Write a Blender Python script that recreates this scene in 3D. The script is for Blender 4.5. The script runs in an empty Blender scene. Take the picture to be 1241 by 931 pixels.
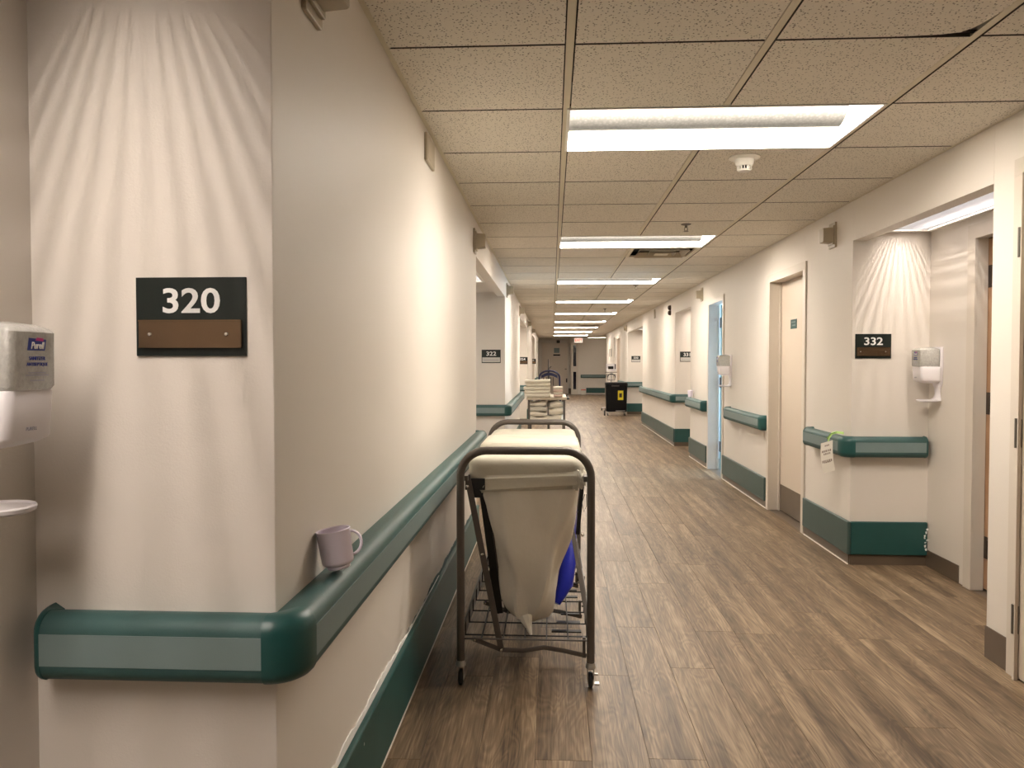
import bpy, bmesh, math, random
from mathutils import Vector, Matrix
random.seed(7)
S = bpy.context.scene
C = S.collection
PI = math.pi
ZC = 2.242            # ceiling height
XL, XR = -0.533, 1.845   # corridor wall faces
BL, BR = -1.012, 2.31    # back walls of the door alcoves

# ------------------------------------------------------------------ camera
cd = bpy.data.cameras.new('camera'); cam = bpy.data.objects.new('camera', cd); C.objects.link(cam)
cd.sensor_fit = 'HORIZONTAL'; cd.sensor_width = 36.0; cd.lens = 935.0 / 1241.0 * 36.0
cd.clip_start = 0.02; cd.clip_end = 200
cam.location = (0, 0, 1.25)
cam.rotation_euler = (math.radians(90 - 1.562), 0, math.radians(2.968))
S.camera = cam
# ------------------------------------------------------------------ world
w = bpy.data.worlds.new('world'); S.world = w; w.use_nodes = True
w.node_tree.nodes['Background'].inputs[0].default_value = (0.55, 0.7, 0.9, 1)
w.node_tree.nodes['Background'].inputs[1].default_value = 0.3
# ------------------------------------------------------------------ colour management
S.view_settings.view_transform = 'Standard'; S.view_settings.look = 'None'
S.view_settings.gamma = 1; S.view_settings.use_curve_mapping = False
S.view_settings.exposure = 1.24
LAMP_E = 14.0          # corridor lamps
ALC_W = 1.0            # alcove strip lamps
LAMP_COL = (1.0, 0.90, 0.79)
ALC_COL = (1.0, 0.88, 0.80)

# ------------------------------------------------------------------ materials
M = {}
def mat(name, col, rough=0.6, metal=0.0, spec=0.5, coat=0.0, var=0.0, vscale=8.0, bump=0.0, bscale=200.0, emis=None, es=0.0, trans=0.0, alpha=1.0):
    m = bpy.data.materials.new(name); m.use_nodes = True
    nt = m.node_tree; b = nt.nodes['Principled BSDF']
    b.inputs['Base Color'].default_value = (*col, 1); b.inputs['Roughness'].default_value = rough
    b.inputs['Metallic'].default_value = metal; b.inputs['Specular IOR Level'].default_value = spec
    b.inputs['Coat Weight'].default_value = coat; b.inputs['Coat Roughness'].default_value = 0.15
    b.inputs['Transmission Weight'].default_value = trans; b.inputs['Alpha'].default_value = alpha
    tc = nt.nodes.new('ShaderNodeTexCoord')
    if var > 0:
        n = nt.nodes.new('ShaderNodeTexNoise'); n.inputs['Scale'].default_value = vscale; n.inputs['Detail'].default_value = 4
        nt.links.new(tc.outputs['Object'], n.inputs['Vector'])
        r = nt.nodes.new('ShaderNodeMixRGB'); r.blend_type = 'MIX'
        r.inputs[1].default_value = (*[c * (1 - var) for c in col], 1); r.inputs[2].default_value = (*[min(1, c * (1 + var)) for c in col], 1)
        nt.links.new(n.outputs['Fac'], r.inputs[0]); nt.links.new(r.outputs[0], b.inputs['Base Color'])
    if bump > 0:
        n = nt.nodes.new('ShaderNodeTexNoise'); n.inputs['Scale'].default_value = bscale; n.inputs['Detail'].default_value = 3
        nt.links.new(tc.outputs['Object'], n.inputs['Vector'])
        bp = nt.nodes.new('ShaderNodeBump'); bp.inputs['Strength'].default_value = bump; bp.inputs['Distance'].default_value = 0.002
        nt.links.new(n.outputs['Fac'], bp.inputs['Height']); nt.links.new(bp.outputs[0], b.inputs['Normal'])
    if emis:
        b.inputs['Emission Color'].default_value = (*emis, 1); b.inputs['Emission Strength'].default_value = es
    M[name] = m
    return m
mat('wall_paint', (0.75, 0.70, 0.635), 0.48, spec=0.35, var=0.03, vscale=2.0, bump=0.25, bscale=260)
mat('frame_paint', (0.66, 0.60, 0.52), 0.32, var=0.03, vscale=3, bump=0.1, bscale=120)
mat('door_laminate', (0.66, 0.57, 0.47), 0.38, var=0.03, vscale=2)
mat('corner_white', (0.80, 0.75, 0.68), 0.5)
mat('brown_vinyl', (0.130, 0.098, 0.070), 0.35, var=0.2, vscale=6, bump=0.1)
mat('rail_green', (0.038, 0.098, 0.094), 0.48, var=0.15, vscale=12, bump=0.15, bscale=300)
mat('cap_green', (0.015, 0.080, 0.076), 0.34, var=0.1, vscale=10, bump=0.1, bscale=300)
mat('insert_green', (0.18, 0.245, 0.245), 0.42, var=0.05, vscale=20, bump=0.12, bscale=400)
mat('guard_green', (0.016, 0.078, 0.073), 0.42, var=0.2, vscale=8, bump=0.15, bscale=200)
mat('guard_grey', (0.045, 0.085, 0.078), 0.42, var=0.12, vscale=8, bump=0.15, bscale=200)
mat('chipped_plaster', (0.93, 0.92, 0.89), 0.9, var=0.1, vscale=50)
mat('tile_edge_shade', (0.07, 0.06, 0.05), 0.9)  # raw fibre tile sides, painted darker for the shadow lines in the gaps
mat('grid_metal', (0.72, 0.66, 0.52), 0.45, spec=0.3)
mat('plenum_dark', (0.03, 0.027, 0.022), 0.9)
mat('lamp_white', (0.88, 0.86, 0.80), 0.35, spec=0.3)
mat('streak_fin_grey', (0.36, 0.37, 0.40), 0.5)
mat('beige_plastic', (0.42, 0.36, 0.26), 0.4, var=0.04)
mat('white_plastic', (0.80, 0.77, 0.79), 0.28, var=0.02)
mat('mug_plastic', (0.80, 0.73, 0.84), 0.3, var=0.04, vscale=30)
mat('sign_black', (0.010, 0.016, 0.014), 0.30, spec=0.4)
mat('sign_white', (0.80, 0.80, 0.78), 0.5)
mat('brass_plate', (0.20, 0.135, 0.085), 0.26, metal=0.9, var=0.3, vscale=6)
mat('pale_insert', (0.55, 0.54, 0.50), 0.45, var=0.05)
mat('screw_steel', (0.75, 0.73, 0.68), 0.25, metal=1)
mat('steel', (0.55, 0.54, 0.52), 0.32, metal=0.9)
mat('hinge_metal', (0.18, 0.165, 0.14), 0.38, metal=0.7)
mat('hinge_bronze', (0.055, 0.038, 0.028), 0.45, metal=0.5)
mat('cart_paint', (0.125, 0.110, 0.098), 0.42, metal=0.35, var=0.1, vscale=20)
mat('cart_black', (0.012, 0.012, 0.013), 0.4)
mat('rubber', (0.02, 0.02, 0.022), 0.6)
mat('linen_lid', (0.64, 0.61, 0.51), 0.75, var=0.05, vscale=6, bump=0.5, bscale=60)
mat('linen_bag', (0.87, 0.83, 0.73), 0.8, var=0.05, vscale=5, bump=0.5, bscale=40)
mat('blue_plastic', (0.008, 0.018, 0.34), 0.28, bump=0.6, bscale=30)
mat('towel_white', (0.74, 0.69, 0.58), 0.9, var=0.08, vscale=12, bump=0.6, bscale=90)
mat('towel_pink', (0.68, 0.52, 0.45), 0.9, var=0.1, vscale=20, bump=0.6, bscale=90)
mat('blanket_grey', (0.55, 0.53, 0.47), 0.9, var=0.1, vscale=10, bump=0.6, bscale=80)
mat('cart_shelf', (0.46, 0.40, 0.30), 0.5)
mat('navy', (0.012, 0.016, 0.075), 0.5)
mat('bin_black', (0.003, 0.003, 0.004), 0.45, spec=0.2)
mat('label_yellow', (0.72, 0.62, 0.02), 0.5)
mat('label_red', (0.6, 0.08, 0.03), 0.5)
mat('label_blue', (0.012, 0.03, 0.24), 0.4)
mat('label_magenta', (0.5, 0.02, 0.2), 0.4)
mat('print_grey', (0.30, 0.30, 0.36), 0.6)
mat('paper', (0.74, 0.70, 0.62), 0.8, var=0.04, vscale=60)
mat('tape_green', (0.45, 0.70, 0.22), 0.6)
mat('print_brown', (0.25, 0.19, 0.16), 0.8)
mat('tan_wood', (0.42, 0.25, 0.14), 0.45, var=0.1, vscale=5)
mat('teal_door', (0.22, 0.36, 0.37), 0.45)
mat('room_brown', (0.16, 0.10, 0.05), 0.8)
mat('room_blue_wall', (0.6, 0.65, 0.68), 0.7)
mat('plate_green', (0.02, 0.08, 0.08), 0.4)
mat('dark_glass', (0.008, 0.008, 0.022), 0.08)
mat('screen_dark', (0.006, 0.006, 0.008), 0.15)
mat('bottle_clear', (0.74, 0.74, 0.70), 0.16, trans=0.45, spec=0.5, var=0.25, vscale=90, bump=0.9, bscale=150)
mat('window_daylight', (0.6, 0.8, 1.0), 0.4, emis=(0.55, 0.78, 1.0), es=8.0)
mat('exit_glow', (0.8, 0.75, 0.65), 0.4, emis=(1.0, 0.80, 0.66), es=0.4)
mat('exit_red', (0.7, 0.06, 0.02), 0.4, emis=(1.0, 0.10, 0.03), es=0.35)
mat('strip_lamp', (1, 1, 1), 0.4, emis=ALC_COL, es=8.0)

def lamp_basket_mat():
    m = bpy.data.materials.new('perforated_lamp'); m.use_nodes = True; nt = m.node_tree; b = nt.nodes['Principled BSDF']
    b.inputs['Base Color'].default_value = (0.8, 0.78, 0.72, 1); b.inputs['Roughness'].default_value = 0.5
    tc = nt.nodes.new('ShaderNodeTexCoord'); v = nt.nodes.new('ShaderNodeTexVoronoi'); v.inputs['Scale'].default_value = 85
    nt.links.new(tc.outputs['Object'], v.inputs['Vector'])
    r = nt.nodes.new('ShaderNodeMapRange'); r.inputs[1].default_value = 0.0; r.inputs[2].default_value = 0.7
    r.inputs[3].default_value = 1.35; r.inputs[4].default_value = 0.7
    nt.links.new(v.outputs['Distance'], r.inputs[0])
    sp = nt.nodes.new('ShaderNodeSeparateXYZ'); nt.links.new(tc.outputs['Object'], sp.inputs[0])
    z = nt.nodes.new('ShaderNodeMapRange'); z.inputs[1].default_value = 0.01; z.inputs[2].default_value = 0.085; z.inputs[3].default_value = 0.08; z.inputs[4].default_value = 0.45
    nt.links.new(sp.outputs[2], z.inputs[0])
    mu = nt.nodes.new('ShaderNodeMath'); mu.operation = 'MULTIPLY'; nt.links.new(r.outputs[0], mu.inputs[0]); nt.links.new(z.outputs[0], mu.inputs[1])
    b.inputs['Base Color'].default_value = (0.13, 0.125, 0.115, 1)
    b.inputs['Emission Color'].default_value = (1.0, 0.93, 0.80, 1); nt.links.new(mu.outputs[0], b.inputs['Emission Strength'])
    M['perforated_lamp'] = m
lamp_basket_mat()
mat('lamp_reflector', (0.88, 0.86, 0.80), 0.4, emis=LAMP_COL, es=LAMP_E)

def tile_mat():
    m = bpy.data.materials.new('fissured_tile'); m.use_nodes = True; nt = m.node_tree; b = nt.nodes['Principled BSDF']
    b.inputs['Roughness'].default_value = 0.9; b.inputs['Specular IOR Level'].default_value = 0.1
    g = nt.nodes.new('ShaderNodeNewGeometry')
    vo = nt.nodes.new('ShaderNodeTexVoronoi'); vo.inputs['Scale'].default_value = 95; vo.inputs['Randomness'].default_value = 1.0
    mp = nt.nodes.new('ShaderNodeMapping'); mp.inputs['Scale'].default_value = (1.0, 1.0, 0.0)
    ns = nt.nodes.new('ShaderNodeTexNoise'); ns.inputs['Scale'].default_value = 120; ns.inputs['Detail'].default_value = 2
    ad = nt.nodes.new('ShaderNodeVectorMath'); ad.operation = 'MULTIPLY_ADD'; ad.inputs[1].default_value = (0.008,) * 3
    nt.links.new(g.outputs['Position'], mp.inputs[0]); nt.links.new(mp.outputs[0], ns.inputs['Vector'])
    nt.links.new(ns.outputs['Color'], ad.inputs[0]); nt.links.new(mp.outputs[0], ad.inputs[2])
    nt.links.new(ad.outputs[0], vo.inputs['Vector'])
    cr = nt.nodes.new('ShaderNodeValToRGB'); cr.color_ramp.elements[0].position = 0.17; cr.color_ramp.elements[0].color = (0.10, 0.08, 0.055, 1)
    cr.color_ramp.elements[1].position = 0.30; cr.color_ramp.elements[1].color = (1, 1, 1, 1)
    nt.links.new(vo.outputs['Distance'], cr.inputs[0])
    oi = nt.nodes.new('ShaderNodeObjectInfo')
    tr = nt.nodes.new('ShaderNodeMixRGB'); tr.inputs[1].default_value = (0.80, 0.76, 0.67, 1); tr.inputs[2].default_value = (0.85, 0.80, 0.71, 1)
    nt.links.new(oi.outputs['Random'], tr.inputs[0])
    mx = nt.nodes.new('ShaderNodeMixRGB'); mx.blend_type = 'MULTIPLY'; mx.inputs[0].default_value = 0.85
    nt.links.new(tr.outputs[0], mx.inputs[1]); nt.links.new(cr.outputs[0], mx.inputs[2]); nt.links.new(mx.outputs[0], b.inputs['Base Color'])
    bp = nt.nodes.new('ShaderNodeBump'); bp.inputs['Strength'].default_value = 0.5; bp.inputs['Distance'].default_value = 0.003
    nt.links.new(cr.outputs[0], bp.inputs['Height']); nt.links.new(bp.outputs[0], b.inputs['Normal'])
    M['fissured_tile'] = m
tile_mat()

def wood_mat(name, procedural_planks):
    m = bpy.data.materials.new(name); m.use_nodes = True; nt = m.node_tree; b = nt.nodes['Principled BSDF']; L = nt.links
    N = lambda t: nt.nodes.new(t)
    g = N('ShaderNodeNewGeometry')
    def math_(op, a, bb=None):
        n = N('ShaderNodeMath'); n.operation = op
        for i, v in enumerate((a, bb)):
            if v is None: continue
            if isinstance(v, (int, float)): n.inputs[i].default_value = v
            else: L.new(v, n.inputs[i])
        return n.outputs[0]
    seam = None
    if procedural_planks:
        sp = N('ShaderNodeSeparateXYZ'); L.new(g.outputs['Position'], sp.inputs[0])
        cx = math_('DIVIDE', math_('ADD', sp.outputs[0], 0.533), 0.18); ix = math_('FLOOR', cx)
        wn = N('ShaderNodeTexWhiteNoise'); wn.noise_dimensions = '1D'; L.new(ix, wn.inputs['W'])
        cy = math_('ADD', math_('DIVIDE', sp.outputs[1], 1.22), wn.outputs[0]); iy = math_('FLOOR', cy)
        w2 = N('ShaderNodeTexWhiteNoise'); w2.noise_dimensions = '2D'; cb = N('ShaderNodeCombineXYZ'); L.new(ix, cb.inputs[0]); L.new(iy, cb.inputs[1])
        L.new(cb.outputs[0], w2.inputs['Vector']); rnd = w2.outputs['Value']
        fx = math_('FRACT', cx); e = math_('LESS_THAN', fx, 0.012); fy = math_('FRACT', cy); e2 = math_('LESS_THAN', fy, 0.0025)
        seam = math_('MAXIMUM', e, e2)
    else:
        oi = N('ShaderNodeObjectInfo'); rnd = oi.outputs['Random']
    off = N('ShaderNodeCombineXYZ'); L.new(math_('MULTIPLY', rnd, 37.0), off.inputs[0]); L.new(math_('MULTIPLY', rnd, 91.0), off.inputs[1])
    pos = N('ShaderNodeVectorMath'); pos.operation = 'ADD'; L.new(g.outputs['Position'], pos.inputs[0]); L.new(off.outputs[0], pos.inputs[1])
    def mapped(s):
        mp = N('ShaderNodeMapping'); mp.inputs['Scale'].default_value = s; L.new(pos.outputs[0], mp.inputs[0]); return mp.outputs[0]
    # cathedral figure: bands of a stretched noise
    n1 = N('ShaderNodeTexNoise'); n1.inputs['Scale'].default_value = 1.0; n1.inputs['Detail'].default_value = 2.0; n1.inputs['Distortion'].default_value = 0.6
    L.new(mapped((8.0, 1.5, 1)), n1.inputs['Vector'])
    rings = math_('FRACT', math_('MULTIPLY', n1.outputs['Fac'], 15.0))
    rg = math_('ABSOLUTE', math_('SUBTRACT', rings, 0.5))
    n2 = N('ShaderNodeTexNoise'); n2.inputs['Scale'].default_value = 1.0; n2.inputs['Detail'].default_value = 5.0
    L.new(mapped((150.0, 5.0, 1)), n2.inputs['Vector'])
    n3 = N('ShaderNodeTexNoise'); n3.inputs['Scale'].default_value = 1.0; n3.inputs['Detail'].default_value = 3.0
    L.new(mapped((14.0, 0.8, 1)), n3.inputs['Vector'])
    f = math_('ADD', math_('MULTIPLY', rg, 0.24), math_('MULTIPLY', n2.outputs['Fac'], 0.72))
    f = math_('ADD', f, math_('MULTIPLY', n3.outputs['Fac'], 0.85))
    f = math_('ADD', f, math_('MULTIPLY', rnd, 0.09)); f = math_('SUBTRACT', f, 0.40)
    cr = N('ShaderNodeValToRGB'); cr.color_ramp.elements[0].position = 0.25; cr.color_ramp.elements[0].color = (0.070, 0.044, 0.025, 1)
    cr.color_ramp.elements[1].position = 0.80; cr.color_ramp.elements[1].color = (0.38, 0.280, 0.178, 1)
    mid = cr.color_ramp.elements.new(0.5); mid.color = (0.175, 0.120, 0.071, 1)
    L.new(f, cr.inputs[0]); colr = cr.outputs[0]
    if seam is not None:
        mx = N('ShaderNodeMixRGB'); mx.inputs[2].default_value = (0.06, 0.04, 0.025, 1); L.new(seam, mx.inputs[0]); L.new(colr, mx.inputs[1]); colr = mx.outputs[0]
    L.new(colr, b.inputs['Base Color'])
    b.inputs['Roughness'].default_value = 0.42; b.inputs['Specular IOR Level'].default_value = 0.45
    bp = N('ShaderNodeBump'); bp.inputs['Strength'].default_value = 0.25; bp.inputs['Distance'].default_value = 0.001
    L.new(n2.outputs['Fac'], bp.inputs['Height']); L.new(bp.outputs[0], b.inputs['Normal'])
    M[name] = m
wood_mat('plank_wood', False); wood_mat('plank_wood_far', True)

# ------------------------------------------------------------------ mesh helpers
class MB:
    def __init__(s): s.v = []; s.f = []
    def add(s, vs, fs):
        o = len(s.v); s.v += [tuple(v) for v in vs]; s.f += [tuple(i + o for i in f) for f in fs]; return s
    def box(s, x0, x1, y0, y1, z0, z1, M4=None):
        vs = [(x, y, z) for z in (z0, z1) for y in (y0, y1) for x in (x0, x1)]
        if M4 is not None: vs = [M4 @ Vector(v) for v in vs]
        return s.add(vs, [(0, 2, 3, 1), (4, 5, 7, 6), (0, 1, 5, 4), (2, 6, 7, 3), (0, 4, 6, 2), (1, 3, 7, 5)])
    def prism(s, poly, a, b, fn):
        """poly: 2D points; fn(u,v,t) -> xyz"""
        n = len(poly); vs = [fn(u, v, a) for u, v in poly] + [fn(u, v, b) for u, v in poly]
        return s.add(vs, [tuple(range(n))[::-1], tuple(range(n, 2 * n))] + [(i, (i + 1) % n, n + (i + 1) % n, n + i) for i in range(n)])
    def rings(s, rs, cap=True, closed=False):
        n = len(rs[0]); vs = [p for r in rs for p in r]; fs = []
        m = len(rs)
        for k in range(m if closed else m - 1):
            a = k * n; b = ((k + 1) % m) * n
            for i in range(n): fs.append((a + i, a + (i + 1) % n, b + (i + 1) % n, b + i))
        if cap and not closed: fs.append(tuple(range(n))[::-1]); fs.append(tuple(range((m - 1) * n, m * n)))
        return s.add(vs, fs)
    def tube(s, pts, r, n=10, closed=False, flat=None):
        P = [Vector(p) for p in pts]; rs = []; up = None
        for i, p in enumerate(P):
            if closed: t = (P[(i + 1) % len(P)] - P[i - 1]).normalized()
            else: t = (P[min(i + 1, len(P) - 1)] - P[max(i - 1, 0)]).normalized()
            if up is None: up = Vector((0, 0, 1)) if abs(t.z) < 0.9 else Vector((1, 0, 0))
            a = (up - t * up.dot(t)).normalized(); b = t.cross(a); up = a
            rr = r[i] if isinstance(r, (list, tuple)) else r
            ra, rb = (rr, rr) if flat is None else flat
            rs.append([p + a * math.cos(2 * PI * k / n) * ra + b * math.sin(2 * PI * k / n) * rb for k in range(n)])
        return s.rings(rs, True, closed)
    def lathe(s, prof, c=(0, 0, 0), n=24, a0=0, a1=2 * PI, M4=None):
        full = abs(a1 - a0 - 2 * PI) < 1e-6; m = n if full else n + 1
        vs = []
        for k in range(m):
            a = a0 + (a1 - a0) * k / n
            for r, z in prof: vs.append(Vector((c[0] + r * math.cos(a), c[1] + r * math.sin(a), c[2] + z)))
        if M4 is not None: vs = [M4 @ v for v in vs]
        L = len(prof); fs = []
        for k in range(n):
            a = k * L; b = ((k + 1) % m) * L
            for i in range(L - 1): fs.append((a + i, b + i, b + i + 1, a + i + 1))
        return s.add(vs, fs)
    def grid(s, nu, nv, fn):
        vs = [fn(i / (nu - 1), j / (nv - 1)) for j in range(nv) for i in range(nu)]
        return s.add(vs, [(j * nu + i, j * nu + i + 1, (j + 1) * nu + i + 1, (j + 1) * nu + i) for j in range(nv - 1) for i in range(nu - 1)])
    def mesh(s, name, m, smooth=False, bevel=0.0, seg=2):
        me = bpy.data.meshes.new(name); bm = bmesh.new()
        vs = [bm.verts.new(v) for v in s.v]
        for f in s.f:
            try: bm.faces.new([vs[i] for i in f])
            except ValueError: pass
        bmesh.ops.remove_doubles(bm, verts=bm.verts, dist=1e-6)
        bmesh.ops.recalc_face_normals(bm, faces=bm.faces)
        if bevel > 0:
            es = [e for e in bm.edges if len(e.link_faces) == 2 and e.calc_face_angle(0) > 0.6]
            bmesh.ops.bevel(bm, geom=es, offset=bevel, segments=seg, affect='EDGES', profile=0.5, clamp_overlap=True)
        bm.to_mesh(me); bm.free()
        if smooth:
            for p in me.polygons: p.use_smooth = True
            try: me.set_sharp_from_angle(angle=math.radians(40))
            except Exception: pass
        me.materials.append(M[m]); return me
    def build(s, name, m, parent=None, smooth=False, bevel=0.0, seg=2, **kw):
        o = bpy.data.objects.new(name, s.mesh(name, m, smooth, bevel, seg)); C.objects.link(o)
        if parent is not None: o.parent = parent
        for k, v in kw.items(): o[k] = v
        return o
def empty(name, loc=(0, 0, 0), rz=0.0, label=None, category=None, group=None, kind=None):
    o = bpy.data.objects.new(name, None); o.empty_display_size = 0.05; C.objects.link(o)
    o.location = loc; o.rotation_euler = (0, 0, rz)
    if label: o['label'] = label
    if category: o['category'] = category
    if group: o['group'] = group
    if kind: o['kind'] = kind
    return o
def tag(o, label=None, category=None, group=None, kind=None):
    if label: o['label'] = label
    if category: o['category'] = category
    if group: o['group'] = group
    if kind: o['kind'] = kind
    return o
def kids(o): return [c for c in bpy.data.objects if c.parent == o]
def copy_tree(o, parent=None):
    c = o.copy(); C.objects.link(c)
    if parent is not None: c.parent = parent
    for k in kids(o): copy_tree(k, c)
    return c
def text(body, size, M4, m, parent, name='lettering', bold=0.0, shear=0.0, xscale=1.0, align='CENTER', space=1.0):
    cu = bpy.data.curves.new(name, 'FONT'); cu.body = body; cu.size = size; cu.align_x = align; cu.align_y = 'CENTER'
    cu.offset = bold; cu.shear = shear; cu.extrude = 0.0004; cu.resolution_u = 4; cu.space_character = space
    t = bpy.data.objects.new(name, cu); C.objects.link(t)
    bpy.context.view_layer.update()
    me = bpy.data.meshes.new_from_object(t.evaluated_get(bpy.context.evaluated_depsgraph_get()))
    bpy.data.objects.remove(t); me.transform(M4 @ Matrix.Diagonal((xscale, 1, 1, 1)))
    me.materials.clear(); me.materials.append(M[m])
    o = bpy.data.objects.new(name, me); C.objects.link(o); o.parent = parent; return o
def rrect(w, h, r, n=4):
    pts = []
    for cx, cy, a in ((w / 2 - r, h / 2 - r, 0), (-w / 2 + r, h / 2 - r, 90), (-w / 2 + r, -h / 2 + r, 180), (w / 2 - r, -h / 2 + r, 270)):
        for k in range(n + 1):
            t = math.radians(a + 90 * k / n); pts.append((cx + r * math.cos(t), cy + r * math.sin(t)))
    return pts
# frame for things fixed on a wall: local x along the wall, y out of the wall, z up
def facing(angle): return angle

# ================================================================== STRUCTURE
def wall(name, x0, x1, y0, y1, z0=0.0, z1=2.38, m='wall_paint', bevel=0.003):
    return MB().box(x0, x1, y0, y1, z0, z1).build(name, m, None, bevel=bevel, kind='structure')
T = 0.12
def side_wall(name, side, segs):
    """segs: ('flat',y0,y1) ('alc',y0,y1[,door opening]) ('door',y0,y1,ztop); flat pieces carry the returns of the alcoves beside them"""
    f, bk = (XL, BL) if side < 0 else (XR, BR)
    def bx(xa, xb, *a, bevel=0.0): wall(name, min(xa, xb), max(xa, xb), *a, bevel=bevel)
    for i, s in enumerate(segs):
        k, a, b = s[:3]
        if k == 'flat':
            pa = i > 0 and segs[i - 1][0] == 'alc'; pb = i < len(segs) - 1 and segs[i + 1][0] == 'alc'
            g, h = f + side * T, bk + side * T; ea, eb = a + 0.10, b - 0.10
            p = [(f, a)]
            p += [(h, a), (h, ea), (g, ea)] if pa else [(g, a)]
            p += [(g, eb), (h, eb), (h, b)] if pb else [(g, b)]
            p += [(f, b)]
            MB().prism(p, 0, 2.38, lambda u, v, t: (u, v, t)).build(name, 'wall_paint', None, bevel=0.0015, seg=1, kind='structure')
        elif k == 'door': bx(f, f + side * T, a, b, s[3], 2.38)
        elif k == 'alc':
            lo = s[3] if len(s) > 3 else None
            bx(f, f + side * 0.085, a, b, 2.0, 2.38)
            if lo is None: bx(bk, bk + side * T, a, b)
            else:
                d0, d1 = lo
                q = bk + side * 0.055
                bx(bk, q, d1, b); bx(bk, q, a, d0); bx(bk, q, d0, d1, 1.94, 2.38)
# left wall: alcoves for doors (320 beside the camera, then 322, 324, 326)
side_wall('wall_left', -1, [('flat', -4.2, -0.9), ('alc', -0.9, 1.456), ('flat', 1.456, 5.41), ('alc', 5.41, 8.74), ('flat', 8.74, 12.79),
          ('alc', 12.79, 16.41), ('flat', 16.41, 20.8), ('alc', 20.8, 23.6), ('flat', 23.6, 26.3), ('alc', 26.3, 28.2), ('flat', 28.2, 32.7)])
side_wall('wall_right', 1, [('flat', -4.2, 2.2), ('door', 2.2, 3.13, 2.0), ('flat', 3.13, 3.35), ('alc', 3.35, 4.86, (3.48, 4.35)), ('flat', 4.86, 5.76),
          ('door', 5.76, 6.65, 1.95), ('flat', 6.65, 8.44), ('door', 8.44, 9.19, 1.95), ('flat', 9.19, 10.41), ('alc', 10.41, 11.70), ('flat', 11.70, 15.88),
          ('alc', 15.88, 18.98), ('flat', 18.98, 21.1), ('door', 21.1, 21.9, 1.95), ('flat', 21.9, 26.4)])
# far end: widening, end walls
wall('wall_right', XR + T, 3.0, 26.28, 26.4)
wall('wall_right', 3.0, 3.12, 26.4, 30.8)
wall('wall_far', 1.02, 3.0, 30.8, 30.92)
wall('wall_far', XL, 1.045, 31.5, 31.62)
wall('wall_near', XL, XR, -4.2, -4.08)
# rooms behind the open doors
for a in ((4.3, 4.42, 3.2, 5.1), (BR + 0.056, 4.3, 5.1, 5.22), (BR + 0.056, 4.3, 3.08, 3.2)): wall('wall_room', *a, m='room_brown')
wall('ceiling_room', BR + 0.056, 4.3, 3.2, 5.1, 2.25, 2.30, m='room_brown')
for a in ((4.0, 4.12, 7.6, 10.2), (XR + T, 4.0, 10.2, 10.28), (XR + T, 4.0, 7.5, 7.6)): wall('wall_room', *a, m='room_blue_wall')
wall('ceiling_room', XR + T, 4.0, 7.6, 10.2, 2.25, 2.30, m='room_blue_wall')
win = empty('window_1', (3.99, 8.9, 1.3), kind='structure')
MB().box(-0.012, 0.0, -0.9, 0.9, -0.6, 0.7).build('pane', 'window_daylight', win)
fr = MB()
for a in ((-0.95, -0.9), (0.9, 0.95), (-0.02, 0.02)): fr.box(-0.03, 0.0, a[0], a[1], -0.65, 0.75)
fr.box(-0.03, 0, -0.9, 0.9, -0.65, -0.6).box(-0.03, 0, -0.9, 0.9, 0.7, 0.75); fr.build('window_frame', 'frame_paint', win)

# floor: sub floor slabs plus single planks where they can be told apart
floor = MB().box(-1.2, 4.5, -4.2, 15.05, -0.10, -0.0035).build('floor', 'brown_vinyl', None, kind='structure')
MB().box(-1.2, 4.5, 15.05, 32.9, -0.10, 0.0).build('floor', 'plank_wood_far', None, kind='structure')
regions = [(XL, XR, 1.25, 15.05), (XR, BR, 3.35, 4.86), (XR, BR, 10.41, 11.70), (XL - 0.479, XL, 5.41, 8.74)]
PW, PL = 0.18, 1.22; cache = {}
def plank(x0, x1, y0, y1):
    w_, l_ = round(x1 - x0 - 0.0009, 4), round(y1 - y0 - 0.0009, 4)
    if w_ < 0.012 or l_ < 0.012: return
    if (w_, l_) not in cache:
        cache[(w_, l_)] = MB().box(-w_ / 2, w_ / 2, -l_ / 2, l_ / 2, -0.0035, 0.0).mesh('plank', 'plank_wood', bevel=0.0007, seg=1)
    o = bpy.data.objects.new('plank', cache[(w_, l_)]); C.objects.link(o); o.parent = floor; o.location = ((x0 + x1) / 2, (y0 + y1) / 2, 0)
c = 0; x = XL - 0.60
while x < BR:
    y = 1.25 - random.random() * PL
    while y < 15.05:
        for r in regions:
            a0, a1, b0, b1 = max(x, r[0]), min(x + PW, r[1]), max(y, r[2]), min(y + PL, r[3])
            if a1 > a0 and b1 > b0: plank(a0, a1, b0, b1)
        y += PL
    x += PW
MB().box(-1.2, 4.5, -4.2, 1.25, -0.0034, 0.0).build('floor', 'plank_wood_far', None, kind='structure')

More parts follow.
